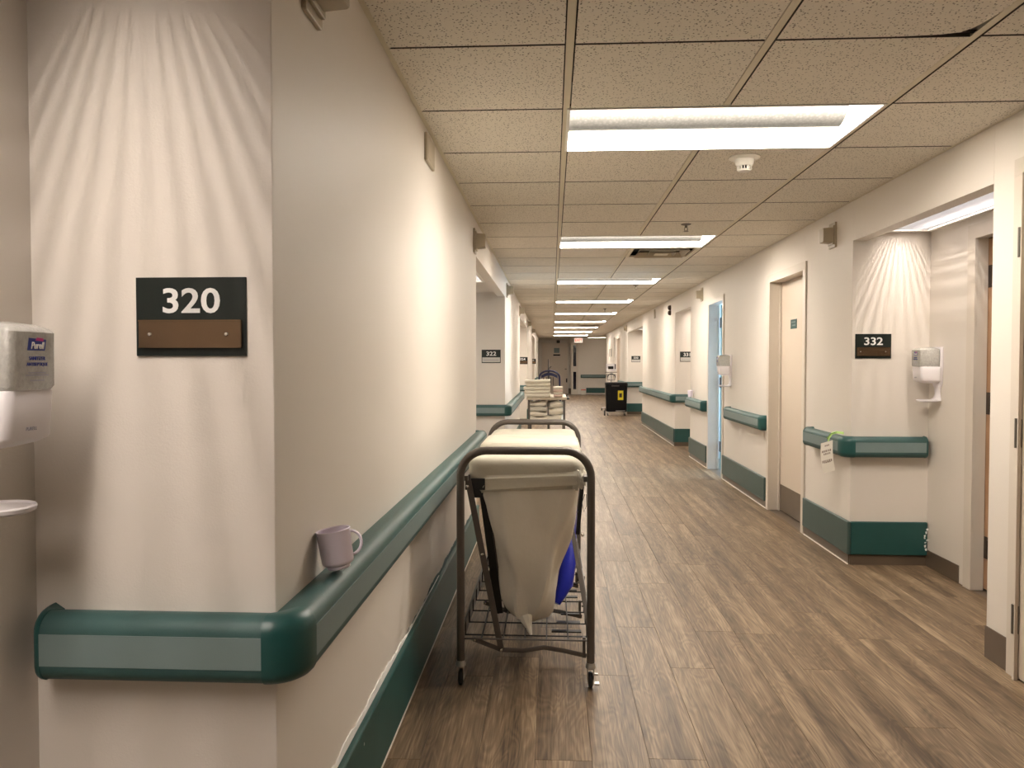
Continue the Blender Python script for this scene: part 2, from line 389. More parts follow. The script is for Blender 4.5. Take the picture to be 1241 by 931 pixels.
# ceiling: dark plenum slab, grid, single tiles, light fixtures in the same grid
ceil = MB().box(-1.2, 4.5, -4.2, 32.9, 2.38, 2.42).build('ceiling', 'plenum_dark', None, kind='structure')
colx = [XL, 0.055, 0.67, 1.285, XR]; Y0 = 2.437; D = 0.61
rows = range(-2, 47)
lights_k = [1 + 5 * n for n in range(0, 9)]
tc_ = {}
def tile_mesh(w_, l_, notch=False):
    key = (round(w_, 3), round(l_, 3), notch)
    if key not in tc_:
        b = MB()
        if not notch: b.box(-w_ / 2, w_ / 2, -l_ / 2, l_ / 2, 0, 0.014)
        else:
            a = w_ / 2; h = l_ / 2
            poly = [(-a, -h), (a, -h), (a, h - 0.16), (a - 0.010, h - 0.10), (a - 0.022, h - 0.055), (a - 0.045, h - 0.022), (a - 0.10, h - 0.008), (a - 0.22, h), (-a, h)]
            b.prism(poly, 0, 0.014, lambda u, v, t: (u, v, t))
        me = b.mesh('ceiling_tile', 'fissured_tile'); me.materials.append(M['tile_edge_shade'])
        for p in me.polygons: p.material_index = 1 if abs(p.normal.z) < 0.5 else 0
        tc_[key] = me
    return tc_[key]
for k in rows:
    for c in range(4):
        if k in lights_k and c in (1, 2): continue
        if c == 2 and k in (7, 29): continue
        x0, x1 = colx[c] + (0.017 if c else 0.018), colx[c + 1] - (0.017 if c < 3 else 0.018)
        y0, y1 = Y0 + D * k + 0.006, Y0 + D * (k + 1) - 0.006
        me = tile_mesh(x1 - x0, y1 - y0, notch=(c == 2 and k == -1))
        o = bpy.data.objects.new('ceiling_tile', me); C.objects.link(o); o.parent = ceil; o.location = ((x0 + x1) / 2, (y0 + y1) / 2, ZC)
yS, yE = Y0 - 2 * D, Y0 + 47 * D
MB().box(XL, XR, -4.08, yS, ZC, ZC + 0.014).build('ceiling', 'fissured_tile', None, kind='structure')
MB().box(XL, XR, yE, 32.7, ZC, ZC + 0.014).build('ceiling', 'fissured_tile', None, kind='structure')
MB().box(XR, 3.0, 26.4, 30.8, ZC, ZC + 0.014).build('ceiling', 'fissured_tile', None, kind='structure')
for xx in colx[1:4]:
    cuts = [(yS, yE)]
    if xx == colx[2]: cuts = [(yS if n == 0 else Y0 + D * (5 * n - 3), Y0 + D * (5 * n + 1)) for n in range(9)] + [(Y0 + D * 42, yE)]
    for ya, yb in cuts:
        MB().box(xx - 0.0125, xx + 0.0125, ya, yb, ZC + 0.003, ZC + 0.006).box(xx - 0.001, xx + 0.001, ya, yb, ZC + 0.006, ZC + 0.035).build('grid_runner', 'grid_metal', ceil)
for xa, xb in ((XL, XL + 0.022), (XR - 0.022, XR)):
    MB().box(xa, xb, yS, 32.7 if xa < 0 else 26.3, ZC + 0.002, ZC + 0.005).build('edge_angle', 'grid_metal', ceil)
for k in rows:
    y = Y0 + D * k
    MB().box(XL, XR, y - 0.010, y + 0.010, ZC + 0.012, ZC + 0.014).build('cross_runner', 'hinge_bronze', ceil)  # cross tees coloured dark to paint in the shadow line between tiles

# ---- recessed corridor lights
def troffer_proto():
    t = empty('ceiling_light', (0, 0, 0)); L, W = 0.600, 0.292   # half sizes
    pan = MB()
    prof = [(-W, 0.0), (-W + 0.004, 0.02), (-W + 0.03, 0.055), (-W + 0.09, 0.085), (-0.11, 0.098), (0, 0.10), (0.11, 0.098), (W - 0.09, 0.085), (W - 0.03, 0.055), (W - 0.004, 0.02), (W, 0.0)]
    pan.grid(2, len(prof), lambda u, v: (-L + 2 * L * u, prof[round(v * (len(prof) - 1))][0], prof[round(v * (len(prof) - 1))][1]))
    pan.build('reflector', 'lamp_reflector', t, smooth=True)
    hb = MB(); q = 0.003
    hb.box(-L - q - .002, -L - q, -W - q, W + q, .004, .106).box(L + q, L + q + .002, -W - q, W + q, .004, .106).box(-L - q, L + q, -W - q - .002, -W - q, .004, .106).box(-L - q, L + q, W + q, W + q + .002, .004, .106)
    hb.box(-L - q, L + q, -W - q, W + q, .104, .107); hb.build('housing', 'steel', t)
    for s in (-1, 1):
        e = MB().prism([(a, b) for a, b in prof], L * s, (L + 0.003) * s, lambda u, v, q: (q, u, v)); e.build('end_plate', 'lamp_white', t)
    bk = MB(); pr = [(-0.115, 0.094), (-0.112, 0.07), (-0.095, 0.042), (-0.06, 0.018), (-0.02, 0.006), (0, 0.004), (0.02, 0.006), (0.06, 0.018), (0.095, 0.042), (0.112, 0.07), (0.115, 0.094)]
    bk.grid(2, len(pr), lambda u, v: (-L + (2 * L - 0.06) * u, pr[round(v * (len(pr) - 1))][0], pr[round(v * (len(pr) - 1))][1]))
    bk.build('lamp_basket', 'perforated_lamp', t, smooth=True)
    for s in (1,):
        MB().prism(pr, (L - 0.060) * s, (L - 0.054) * s, lambda u, v, q: (q, u, v)).build('basket_end', 'lamp_reflector', t)
    MB().box(-L, L - 0.06, -0.004, 0.004, 0.0, 0.0045).build('centre_seam', 'lamp_white', t)
    f = MB()
    f.box(-L - 0.012, L + 0.012, -W - 0.009, -W, -0.002, 0.004).box(-L - 0.012, L + 0.012, W, W + 0.009, -0.002, 0.004)
    f.box(-L - 0.012, -L, -W, W, -0.002, 0.004).box(L, L + 0.012, -W, W, -0.002, 0.004); f.build('rim', 'lamp_white', t)
    return t
ord_ = ['nearest to the camera, left of nothing and ahead of the smoke detector', 'second from the camera, directly before the ceiling vent', 'third from the camera, past the first vent',
        'fourth from the camera', 'fifth from the camera', 'sixth from the camera, just before the far vent', 'seventh from the camera, just past the far vent', 'eighth from the camera', 'ninth and farthest of the long row']
ord_[0] = 'nearest and largest, before the smoke detector'
tp = troffer_proto()
for i, k in enumerate(lights_k + [-4, -9]):
    o = tp if i == 0 else copy_tree(tp)
    o.location = (0.67, Y0 + D * (k + 0.5), ZC)
    o['category'] = 'ceiling light'; o['group'] = 'recessed corridor lights'
    o['label'] = 'recessed two by four ceiling light, ' + (ord_[i] if i < 9 else ('above the camera, out of view' if i == 9 else 'behind the camera near the back wall'))
o = copy_tree(tp); o.location = (1.75, 30.2, ZC - 0.004); o.scale = (0.55, 0.9, 1)
tag(o, 'small recessed ceiling light offset right before the far end wall', 'ceiling light')

# ---- alcove ceilings with a lens lamp; added fins shape its streaks
def alcove_ceiling(side, y0, y1, lx0, lx1, ly0, ly1, where, power=2.6, soft=3.0):
    f, bk = (XL - 0.085, BL) if side < 0 else (XR + 0.085, BR)
    xa, xb = min(f, bk), max(f, bk); z = 2.05
    m = MB()
    m.box(xa, lx0, y0, y1, z, z + 0.02).box(lx1, xb, y0, y1, z, z + 0.02).box(lx0, lx1, y0, ly0, z, z + 0.02).box(lx0, lx1, ly1, y1, z, z + 0.02)
    m.build('ceiling_alcove', 'wall_paint', None, kind='structure')
    cx = (lx0 + lx1) / 2; L = empty('alcove_light', (cx, (ly0 + ly1) / 2, z), label='prismatic lens ceiling lamp in the alcove ' + where, category='ceiling light')
    a, b = (lx1 - lx0) / 2, (ly1 - ly0) / 2
    h = MB().box(-a, -a + .004, -b, b, 0, .16).box(a - .004, a, -b, b, 0, .16).box(-a, a, -b, -b + .004, 0, .16).box(-a, a, b - .004, b, 0, .16).box(-a, a, -b, b, .16, .165)
    h.build('housing', 'lamp_white', L)
    fr = MB().box(-a - .02, -a + .006, -b - .02, b + .02, -.004, 0).box(a - .006, a + .02, -b - .02, b + .02, -.004, 0).box(-a, a, -b - .02, -b + .006, -.004, 0).box(-a, a, b - .006, b + .02, -.004, 0)
    fr.build('rim', 'lamp_white', L)
    lv = MB(); x = -a + .012
    while x < a - .01: lv.box(x - .0009, x + .0009, -b + .004, b - .004, .001, .013); x += .0112
    lv.build('streak_fins', 'streak_fin_grey', L, kind='stuff')  # fins added in place of the lens, to cast streaks on the walls
    MB().box(-.004, .004, -b + .05, b - .05, .124, .134).build('lamp_tube', 'strip_lamp', L)
    ld = bpy.data.lights.new('tube_light', 'AREA'); ld.shape = 'RECTANGLE'; ld.size = 0.006; ld.size_y = 2 * b - 0.1
    ld.energy = power * ALC_W; ld.color = ALC_COL; lo = bpy.data.objects.new('tube_light', ld); C.objects.link(lo); lo.parent = L; lo.location = (0, 0, 0.122)
    l2 = bpy.data.lights.new('housing_fill', 'AREA'); l2.shape = 'RECTANGLE'; l2.size = 2 * a - 0.04; l2.size_y = 2 * b - 0.06
    l2.energy = soft * ALC_W; l2.color = ALC_COL; lo = bpy.data.objects.new('housing_fill', l2); C.objects.link(lo); lo.parent = L; lo.location = (0, 0, 0.150)  # added wide fill inside the housing, evens the alcove light
    return L
alcove_ceiling(1, 3.35, 4.86, 1.975, 2.275, 3.45, 4.80, 'where the nearest right door stands ajar')
alcove_ceiling(-1, -0.9, 1.456, -0.93, -0.64, -0.80, 1.05, 'above the nearest hand sanitizer dispenser', 4.2, 10.0)
alcove_ceiling(1, 10.41, 11.70, 1.975, 2.275, 10.5, 11.6, 'past the daylit doorway on the right')
alcove_ceiling(-1, 5.41, 8.74, -0.95, -0.68, 6.2, 7.6, 'opening nearest on the left wall')
alcove_ceiling(1, 15.88, 18.98, 1.975, 2.275, 17.0, 18.6, 'by the black wheeled bin')
alcove_ceiling(-1, 12.79, 16.41, -0.95, -0.68, 14.0, 15.9, 'second along the left wall')
for (s, a, b) in ((-1, 20.8, 23.6), (-1, 26.3, 28.2)):
    xa, xb = BL, XL - 0.085
    MB().box(xa, xb, a, b, 2.05, 2.07).build('ceiling_alcove', 'wall_paint', None, kind='structure')

# ---- doors (structure)
def door(n, X, y0, y1, zt, side, leaf='closed', inset=0.10, kick=True, lm='door_laminate', fm='frame_paint', hinge='hinge_metal', cw=0.05, jd=T + 0.005):
    d = empty('door_%d' % n, (X, (y0 + y1) / 2, 0), kind='structure'); h = (y1 - y0) / 2; s = side
    f = MB(); p = -0.012 * s      # casing stands proud of the wall
    def bx(m_, xa, xb, *r): m_.box(min(xa, xb), max(xa, xb), *r)
    for sg in (-1, 1):
        m_ = MB(); a, b = sorted((sg * (h - 0.012), sg * (h + cw))); bx(m_, p, 0.0, a, b, 0, zt - 0.013); m_.build('side_casing', fm, d)
        a, b = sorted((sg * (h - 0.012), sg * h)); bx(f, 0.0005, jd * s, a, b, 0, zt - 0.0125)
    m_ = MB(); bx(m_, p, 0.0, -h - cw, h + cw, zt - 0.012, zt + cw); m_.build('head_casing', fm, d)
    bx(f, 0.0005, jd * s, -h, h, zt - 0.012, zt)
    # door stop
    if leaf == 'closed': bx(f, (inset - 0.018) * s, (inset - 0.003) * s, h - 0.026, h - 0.012, 0, zt - 0.012); bx(f, (inset - 0.018) * s, (inset - 0.003) * s, -h + 0.012, -h + 0.026, 0, zt - 0.012)
    f.build('door_jamb', fm, d)
    if leaf == 'closed':
        l = MB(); bx(l, inset * s, (inset + 0.044) * s, -h + 0.014, h - 0.014, 0.008, zt - 0.014); lo = l.build('door_leaf', lm, d, bevel=0.002)
        if kick:
            k = MB(); bx(k, (inset - 0.0015) * s, inset * s, -h + 0.03, h - 0.03, 0.012, 0.225); k.build('kick_plate', 'brown_vinyl', lo)
    return d
# near right door with steel hinges, flush with the wall face
d1 = door(1, XR, 2.2, 3.13, 2.0, 1, inset=-0.010, kick=False, cw=0.055)
for z in (0.24, 0.975, 1.72):
    hg = MB().tube([(-0.026, 0.452, z - 0.058), (-0.026, 0.452, z + 0.058)], 0.0075, 10).box(-0.016, -0.0125, 0.437, 0.476, z - 0.055, z + 0.055)
    hg.build('hinge', 'hinge_metal', d1, smooth=True)
# open door of room 332
d2 = door(2, BR, 3.48, 4.35, 1.94, 1, leaf='open', cw=0.065, jd=0.058)
lf = MB().box(0.062, 0.9, 0.385, 0.429, 0.01, 1.925).build('door_leaf', 'tan_wood', d2)
for z in (0.24, 1.03, 1.72):
    MB().box(0.0585, 0.0615, 0.389, 0.425, z - 0.06, z + 0.06).tube([(0.056, 0.384, z - .045), (0.056, 0.384, z + .045)], 0.006, 8).build('hinge', 'hinge_bronze', d2)
# closed door with the small green plate
d3 = door(3, XR, 5.76, 6.65, 1.94, 1, inset=0.09)
MB().box(0.086, 0.0895, 0.02, 0.17, 1.525, 1.60).build('door_plate', 'plate_green', d3)
tx = Matrix.Translation((0.0858, 0.095, 1.575)) @ Matrix.Rotation(-PI / 2, 4, 'Z') @ Matrix.Rotation(PI / 2, 4, 'X')
pl = MB()
for j, z in enumerate((1.578, 1.552)): pl.box(0.0853, 0.0861, 0.045, 0.145 - 0.02 * j, z - 0.005, z + 0.005)
pl.build('plate_print', 'insert_green', d3)
MB().lathe([(0, 0), (0.011, 0), (0.011, 0.004), (0.006, 0.008), (0, 0.008)], n=14, M4=Matrix.Translation((0.09, -0.37, 1.09)) @ Matrix.Rotation(-PI / 2, 4, 'Y')).build('lock_cylinder', 'steel', d3, smooth=True)
# open door with daylight behind
d4 = door(4, XR, 8.44, 9.19, 1.94, 1, leaf='open', jd=0.098)
MB().box(0.125, 0.85, 0.300, 0.344, 0.01, 1.925).build('door_leaf', 'teal_door', d4)
for z in (0.27, 1.02, 1.72):
    MB().box(0.120, 0.1245, 0.285, 0.362, z - 0.06, z + 0.06).build('hinge', 'hinge_bronze', d4)
# far right brownish door
d5 = door(5, XR, 21.1, 21.9, 1.94, 1, inset=0.08, lm='tan_wood', kick=False)

# ---- base strips
def strip(name, x0, x1, y0, y1, z0, z1, m='brown_vinyl', bevel=0.001):
    return MB().box(min(x0, x1), max(x0, x1), y0, y1, z0, z1).build(name, m, None, bevel=bevel, kind='structure')
def side_base(nm, f, s, segs):
    for a, b in segs: strip(nm, f, f - s * 0.008, a, b, 0, 0.062)
side_base('baseboard_left', XL, -1, [(1.456, 5.41), (8.74, 12.79), (16.41, 20.8), (23.6, 26.3), (28.2, 32.7)])
side_base('baseboard_right', XR, 1, [(4.86, 5.70), (6.71, 8.38), (9.25, 10.41), (11.70, 15.88), (18.98, 21.0), (22.0, 26.4)])
strip('baseboard_right', XR, XR - 0.006, 3.192, 3.352, 0.0, 0.135)
strip('baseboard_right', BR, BR - 0.006, 4.475, 4.86, 0.0, 0.10)
for yf in (4.86, 11.70, 18.98): strip('baseboard_right', XR, BR, yf - 0.008, yf, 0, 0.062)
for yf in (8.74, 16.41): strip('baseboard_left', BL, XL, yf - 0.008, yf, 0, 0.062)
strip('baseboard_left', BL, XL, 1.448, 1.456, 0, 0.062)
strip('baseboard_far', XL, 1.0, 31.48, 31.49, 0, 0.22)
# pale sealant line where the floor meets the right wall base
tr = MB()
for a, b in ((4.86, 5.70), (6.71, 8.38), (9.25, 10.41), (11.7, 15.88)): tr.box(XR - 0.014, XR - 0.008, a, b, 0, 0.006)
tr.build('trim_1', 'corner_white', None, kind='structure')
tr = MB().box(XL + 0.008, XL + 0.013, 1.46, 5.41, 0, 0.005); tr.build('trim_2', 'corner_white', None, kind='structure')

# ---- low green wall guards
def guard(nm_label, boards, z0=0.06, z1=0.262):
    """boards: list of (x0,x1,y0,y1,mat)"""
    g = empty('wall_guard', (boards[0][0], boards[0][2], 0), label=nm_label, category='wall guard', group='low green wall guards')
    for (x0, x1, y0, y1, m) in boards:
        MB().box(x0 - boards[0][0], x1 - boards[0][0], y0 - boards[0][2], y1 - boards[0][2], z0, z1).build('guard_board', m, g, bevel=0.006, seg=3)
    return g
G = 0.022
gl = guard('long dark green low wall guard with chipped top edge along the nearest left wall', [(XL + 0.001, XL + G, 1.434, 5.41, 'guard_green'), (BL + .01, XL + 0.0, 1.434, 1.455, 'guard_green')], 0.03, 0.25)
guard('low green wall guard on the left wall past room sign 322', [(XL + .001, XL + G, 8.72, 12.79, 'guard_green'), (BL + .01, XL, 8.718, 8.739, 'guard_green')])
guard('low green wall guard far along the left wall past the second alcove', [(XL + .001, XL + G, 16.39, 20.8, 'guard_green')])
g3 = guard('low dark green wall guard wrapping the corner under room sign 332', [(XR - G, XR - 0.001, 4.838, 5.70, 'guard_grey'), (XR, BR - .005, 4.838, 4.859, 'guard_green')], 0.065, 0.27)
random.seed(11)
sc = MB(); z = 0.095
while z < 0.235:
    h_ = random.uniform(.010, .024); x_ = 0.472 + random.uniform(-.010, .004); w1, w2 = random.uniform(.003, .012), random.uniform(.002, .009)
    sc.prism([(x_, z), (x_ + w1, z + .002), (x_ + w2 + .003, z + h_), (x_ - .003, z + h_ * .8)], -0.0008, 0.0004, lambda u, v, t: (u, t, v)); z += h_ * random.uniform(.9, 1.5)
sc.build('scuff_mark', 'chipped_plaster', g3, kind='stuff')
guard('low grey green wall guard between the two doors on the right', [(XR - G, XR - 0.001, 6.72, 8.38, 'guard_grey')])
guard('short low grey green wall guard just past the daylit doorway', [(XR - G, XR - 0.001, 9.26, 10.40, 'guard_grey')])
guard('low green wall guard wrapping the corner under room sign 331', [(XR - G, XR - 0.001, 11.68, 15.87, 'guard_grey'), (XR, BR - .005, 11.678, 11.699, 'guard_green')])
guard('low green wall guard behind the black wheeled bin', [(XR - G, XR - 0.001, 18.96, 21.0, 'guard_green'), (XR, BR - .005, 18.958, 18.979, 'guard_green')])
guard('low dark green wall guard on the far end wall', [(1.36, 2.10, 30.775, 30.798, 'guard_green')])
# chipped plaster and paint along the top of the nearest guard
random.seed(3)
ch = MB(); n = 150; ys = [1.50 + 2.1 * i / n for i in range(n)]
hs = []; hcur = 0.01
for i in range(n):
    hcur += random.uniform(-0.004, 0.004); hcur = max(0.002, min(0.017, hcur)); hs.append(hcur * (1.45 if ys[i] < 2.5 else 1.0 if ys[i] < 2.9 else 0.35))
for i in range(n - 1):
    y0, y1 = ys[i], ys[i + 1]; t = 0.0045
    ch.add([(0.0008, y0, 0.246), (0.0008, y1, 0.246), (t, y1, 0.246), (t, y0, 0.246), (0.0008, y0, 0.25 + hs[i]), (0.0008, y1, 0.25 + hs[i + 1]), (t, y1, 0.25 + hs[i + 1]), (t, y0, 0.25 + hs[i])],
           [(3, 2, 6, 7), (4, 5, 6, 7), (0, 1, 5, 4)])
co = ch.build('chipped_plaster', 'chipped_plaster', gl); co.location = (-0.001, -1.434, 0)
cg = MB()
hcur = 0.012
for i in range(120):
    y0 = 2.4 + i * 0.024; h0 = hcur; hcur = max(0.003, min(0.022, hcur + random.uniform(-0.006, 0.006)))
    cg.add([(0.0004, y0, 0.245), (0.0004, y0 + .024, 0.245), (0.0016, y0 + .024, 0.245), (0.0016, y0, .245), (0.0004, y0, .25 + h0), (0.0004, y0 + .024, .25 + hcur), (0.0016, y0 + .024, .25 + hcur), (0.0016, y0, .25 + h0)], [(3, 2, 6, 7), (4, 5, 6, 7)])
co = cg.build('paint_smear', 'guard_green', gl); co.location = (-0.001, -1.434, 0)
MB().prism([(0, 0), (0.006, 0.002), (0.003, 0.009)], 0, 0.0006, lambda u, v, t: (G + t - 0.001, 0.62 + u, 0.205 + v)).build('paint_chip', 'chipped_plaster', gl)

# ---- hand rails
def rail_profile(D_=0.078):
    p = [(0.0, 0.012)]
    for k in range(6): a = math.radians(-90 + 18 * k); p.append((D_ - 0.03 + 0.03 * math.cos(a), 0.03 + 0.03 * math.sin(a)))
    for k in range(7): a = math.radians(15 * k); p.append((D_ - 0.036 + 0.036 * math.cos(a), 0.092 + 0.036 * math.sin(a)))
    p.append((0.0, 0.116)); return p
RP = rail_profile()
def rail(label, z, path, inner_ends=('cap', 'cap')):
    """path: list of (ax,ay,bx,by,nx,ny) straight runs; consecutive runs meet at an outside corner"""
    o = empty('handrail', (path[0][0], path[0][1], z), label=label, category='handrail', group='green wall handrails')
    ox, oy = path[0][0], path[0][1]
    for i, (ax, ay, bx, by, nx, ny) in enumerate(path):
        A, B = Vector((ax - ox, ay - oy, 0)), Vector((bx - ox, by - oy, 0)); t = (B - A).normalized(); nn = Vector((nx, ny, 0)); Ln = (B - A).length
        MB().prism(RP, 0, Ln, lambda u, v, q: A + t * q + nn * u + Vector((0, 0, v))).build('rail_cover', 'rail_green', o, smooth=True)
        MB().prism([(0.0765, 0.034), (0.0795, 0.034), (0.0795, 0.094), (0.0765, 0.094)], 0, Ln, lambda u, v, q: A + t * q + nn * u + Vector((0, 0, v))).build('insert_strip', 'insert_green', o)
        def revolve(cn, d0, d1, nm, k=1.0, grow=0.0015):
            m = MB(); rs = []
            for s in range(9):
                a = PI / 2 * s / 8; dv = d0 * math.cos(a) + d1 * math.sin(a) * k
                rs.append([cn + dv * (u + (grow if u > 0.01 else 0)) + Vector((0, 0, v + (grow if v > .06 else -grow))) for u, v in RP])
            m.rings(rs, cap=True).build(nm, 'cap_green', o, smooth=True)
        if i == 0 and inner_ends[0] == 'cap': revolve(A, nn, -t, 'end_cap', 0.42)
        if i == len(path) - 1 and inner_ends[1] == 'cap': revolve(B, nn, t, 'end_cap', 0.42)
        if i < len(path) - 1:
            n2 = Vector((path[i + 1][4], path[i + 1][5], 0)); revolve(B, nn, n2, 'corner_cap', 1.0)
    return o
rail('green handrail wrapping the nearest left corner beneath room sign 320 and the mug', 0.650, [(-0.955, 1.456, XL, 1.456, 0, -1), (XL, 1.456, XL, 5.36, 1, 0)])
rail('green handrail wrapping the left corner beneath room sign 322', 0.650, [(-0.97, 8.74, XL, 8.74, 0, -1), (XL, 8.74, XL, 12.74, 1, 0)])
rail('green handrail on the far left past the second alcove', 0.650, [(-0.95, 16.41, XL, 16.41, 0, -1), (XL, 16.41, XL, 20.7, 1, 0)])
rail('green handrail on the left near the far end', 0.650, [(XL, 23.65, XL, 26.2, 1, 0)])
rail('short green handrail with a paper tag, wrapping the corner beneath room sign 332', 0.672, [(BR - 0.045, 4.86, XR, 4.86, 0, -1), (XR, 4.86, XR, 5.52, -1, 0)])
rail('green handrail between the closed and daylit doors on the right', 0.672, [(XR, 6.55 + .17, XR, 8.05, -1, 0)])
rail('short green handrail past the daylit doorway, holding a small cup', 0.672, [(XR, 8.95 + .36, XR, 10.35, -1, 0)])
rail('green handrail wrapping the corner beneath room sign 331', 0.655, [(BR - 0.045, 11.70, XR, 11.70, 0, -1), (XR, 11.70, XR, 15.8, -1, 0)])
rail('green handrail in the alcove behind the black wheeled bin', 0.66, [(BR - 0.045, 18.98, XR, 18.98, 0, -1), (XR, 18.98, XR, 20.9, -1, 0)])
rail('green handrail on the far end wall', 0.66, [(2.10, 30.8, 1.17, 30.8, 0, -1)])

# ================================================================== WALL THINGS
def wallM(x, y, z, nx, ny):
    """local x right (seen from the room), local y up, local z out of the wall"""
    n = Vector((nx, ny, 0)); up = Vector((0, 0, 1)); r = up.cross(n)
    return Matrix(((r.x, 0, n.x, x), (r.y, 0, n.y, y), (0, 1, 0, z), (0, 0, 0, 1)))
def sign(num, x, y, z, label, brass=True, icon=False):
    o = empty('room_sign', (x, y, z), label=label, category='room sign', group='room number signs')
    K = wallM(0, 0, 0, 0, -1)
    f = lambda u, v, t: K @ Vector((u, v, t))
    w_, h_ = 0.216, 0.151
    MB().prism([(-w_ / 2, -h_ / 2), (w_ / 2, -h_ / 2), (w_ / 2, h_ / 2), (-w_ / 2, h_ / 2)], 0.0, 0.005, f).build('sign_plate', 'sign_black', o, bevel=0.0008)
    text(num, 0.0655, K @ Matrix.Translation((0.0, 0.028, 0.0052)), 'sign_white', o, xscale=1.19, bold=0.0012, space=1.0)
    if brass:
        b = MB().prism([(-0.100, -0.060), (0.101, -0.060), (0.101, -0.0065), (-0.100, -0.0065)], 0.0052, 0.012, f).build('name_holder', 'brass_plate', o, bevel=0.0012)
        e = MB()
        for v in (-0.060, -0.0095): e.prism([(-0.100, v), (0.101, v), (0.101, v + 0.003), (-0.100, v + 0.003)], 0.012, 0.0135, f)
        e.build('holder_lip', 'brass_plate', b)
        for u in (-0.078, 0.072):
            MB().lathe([(0, 0.0145), (0.003, 0.0140), (0.0042, 0.0122)], n=12, M4=K @ Matrix.Translation((u, -0.034, 0))).build('screw', 'screw_steel', b, smooth=True)
    else:
        b = MB().prism([(-0.101, -0.066), (0.101, -0.066), (0.101, -0.0115), (-0.101, -0.0115)], 0.0052, 0.008, f).build('name_holder', 'pale_insert', o, bevel=0.0008)
        e = MB().prism([(-0.085, -0.045), (0.085, -0.045), (0.085, -0.040), (-0.085, -0.040)], 0.008, 0.0083, f).build('holder_line', 'print_grey', b)
    return o
sign('320', -0.693, 1.456, 1.339, 'large black room sign 320 with brass name holder on the nearest left wall')
sign('322', -0.690, 8.74, 1.325, 'black room sign 322 with pale name strip in the left alcove', brass=False)
sign('332', 1.972, 4.86, 1.353, 'black room sign 332 with brass name holder on the right')
sign('331', 2.025, 11.70, 1.345, 'black and white room sign 331, partly hidden, on the right', brass=False)
sign('330', 2.045, 18.98, 1.345, 'small far room sign above the black wheeled bin', brass=False)
sign('324', -0.625, 16.41, 1.30, 'small dark room sign in the second alcove on the left')
sign('326', -0.60, 23.6, 1.30, 'tiny dark room sign in the third alcove on the left')

def call_light(x, y, z, side, label, size=1.0):
    o = empty('corridor_call_light', (x, y, z), label=label, category='call light', group='beige corridor call light boxes')
    K = wallM(0, 0, 0, side, 0)
    f = lambda u, v, t: K @ Vector((u * size, v * size, t * size))
    MB().prism(rrect(0.115, 0.165, 0.006), 0, 0.012, f).build('back_plate', 'beige_plastic', o, bevel=0.002)
    MB().prism([(0.008, 0), (0.075, 0.016), (0.075, 0), (0.075, 0)][:0] or rrect(0.098, 0.125, 0.004), 0.012, 0.022, f).build('step', 'beige_plastic', o, bevel=0.002)
    m = MB(); rs = []
    for t, k in ((0.022, 1.0), (0.075, 0.93), (0.080, 0.88)): rs.append([f(u * k, v * k, t) for u, v in rrect(0.080, 0.100, 0.008)])
    m.rings(rs).build('lamp_housing', 'beige_plastic', o, smooth=True)
    return o
call_light(XL, 1.69, 2.085, 1, 'beige call light box high on the nearest left wall at the picture top')
call_light(XL, 5.27, 2.08, 1, 'beige call light box at the near edge of the left alcove with sign 322')
call_light(XL, 9.05, 2.10, 1, 'beige call light box on the left wall just past sign 322')
call_light(XL, 12.6, 2.10, 1, 'beige call light box before the second left alcove')
call_light(XL, 16.8, 2.10, 1, 'beige call light box past the second left alcove')
call_light(XL, 20.5, 2.10, 1, 'farthest beige call light box on the left wall')
call_light(XR, 5.19, 2.085, -1, 'beige call light box between door and sign 332 on the right', 1.0)
call_light(XR, 9.62, 2.09, -1, 'beige call light box right of the daylit doorway top')
call_light(XR, 19.2, 2.10, -1, 'dark far beige call light box above the black bin')
o = empty('wall_cover_plate', (XL, 3.315, 2.155), label='thin beige cover plate under the ceiling on the left wall', category='cover plate')
MB().box(0, 0.014, -0.10, 0.10, -0.058, 0.058).build('plate', 'beige_plastic', o, bevel=0.004)
MB().box(0.014, 0.016, -0.085, 0.085, -0.045, 0.045).build('inner_panel', 'beige_plastic', o, bevel=0.001)
o = empty('wall_cover_plate', (XR, 14.0, 2.13), label='small beige cover plate high on the far right wall', category='cover plate')
MB().box(-0.014, 0, -0.07, 0.07, -0.08, 0.08).build('plate', 'beige_plastic', o, bevel=0.003)
MB().lathe([(0, -0.004), (0.004, -0.003), (0.004, 0)], n=8, M4=Matrix.Translation((-0.014, 0, 0.05)) @ Matrix.Rotation(PI / 2, 4, 'Y')).build('screw', 'screw_steel', o)
o = empty('wall_sensor', (XR, 12.15, 2.07), label='tiny dark two lobed sensor high on the right wall before sign 331 alcove', category='sensor')
for z in (-0.04, 0.04): MB().lathe([(0, 0.05), (0.03, 0.04), (0.04, 0.015), (0.04, 0)], n=14, M4=Matrix.Translation((0, 0, z)) @ Matrix.Rotation(-PI / 2, 4, 'Y')).build('sensor_lobe', 'hinge_bronze', o, smooth=True)

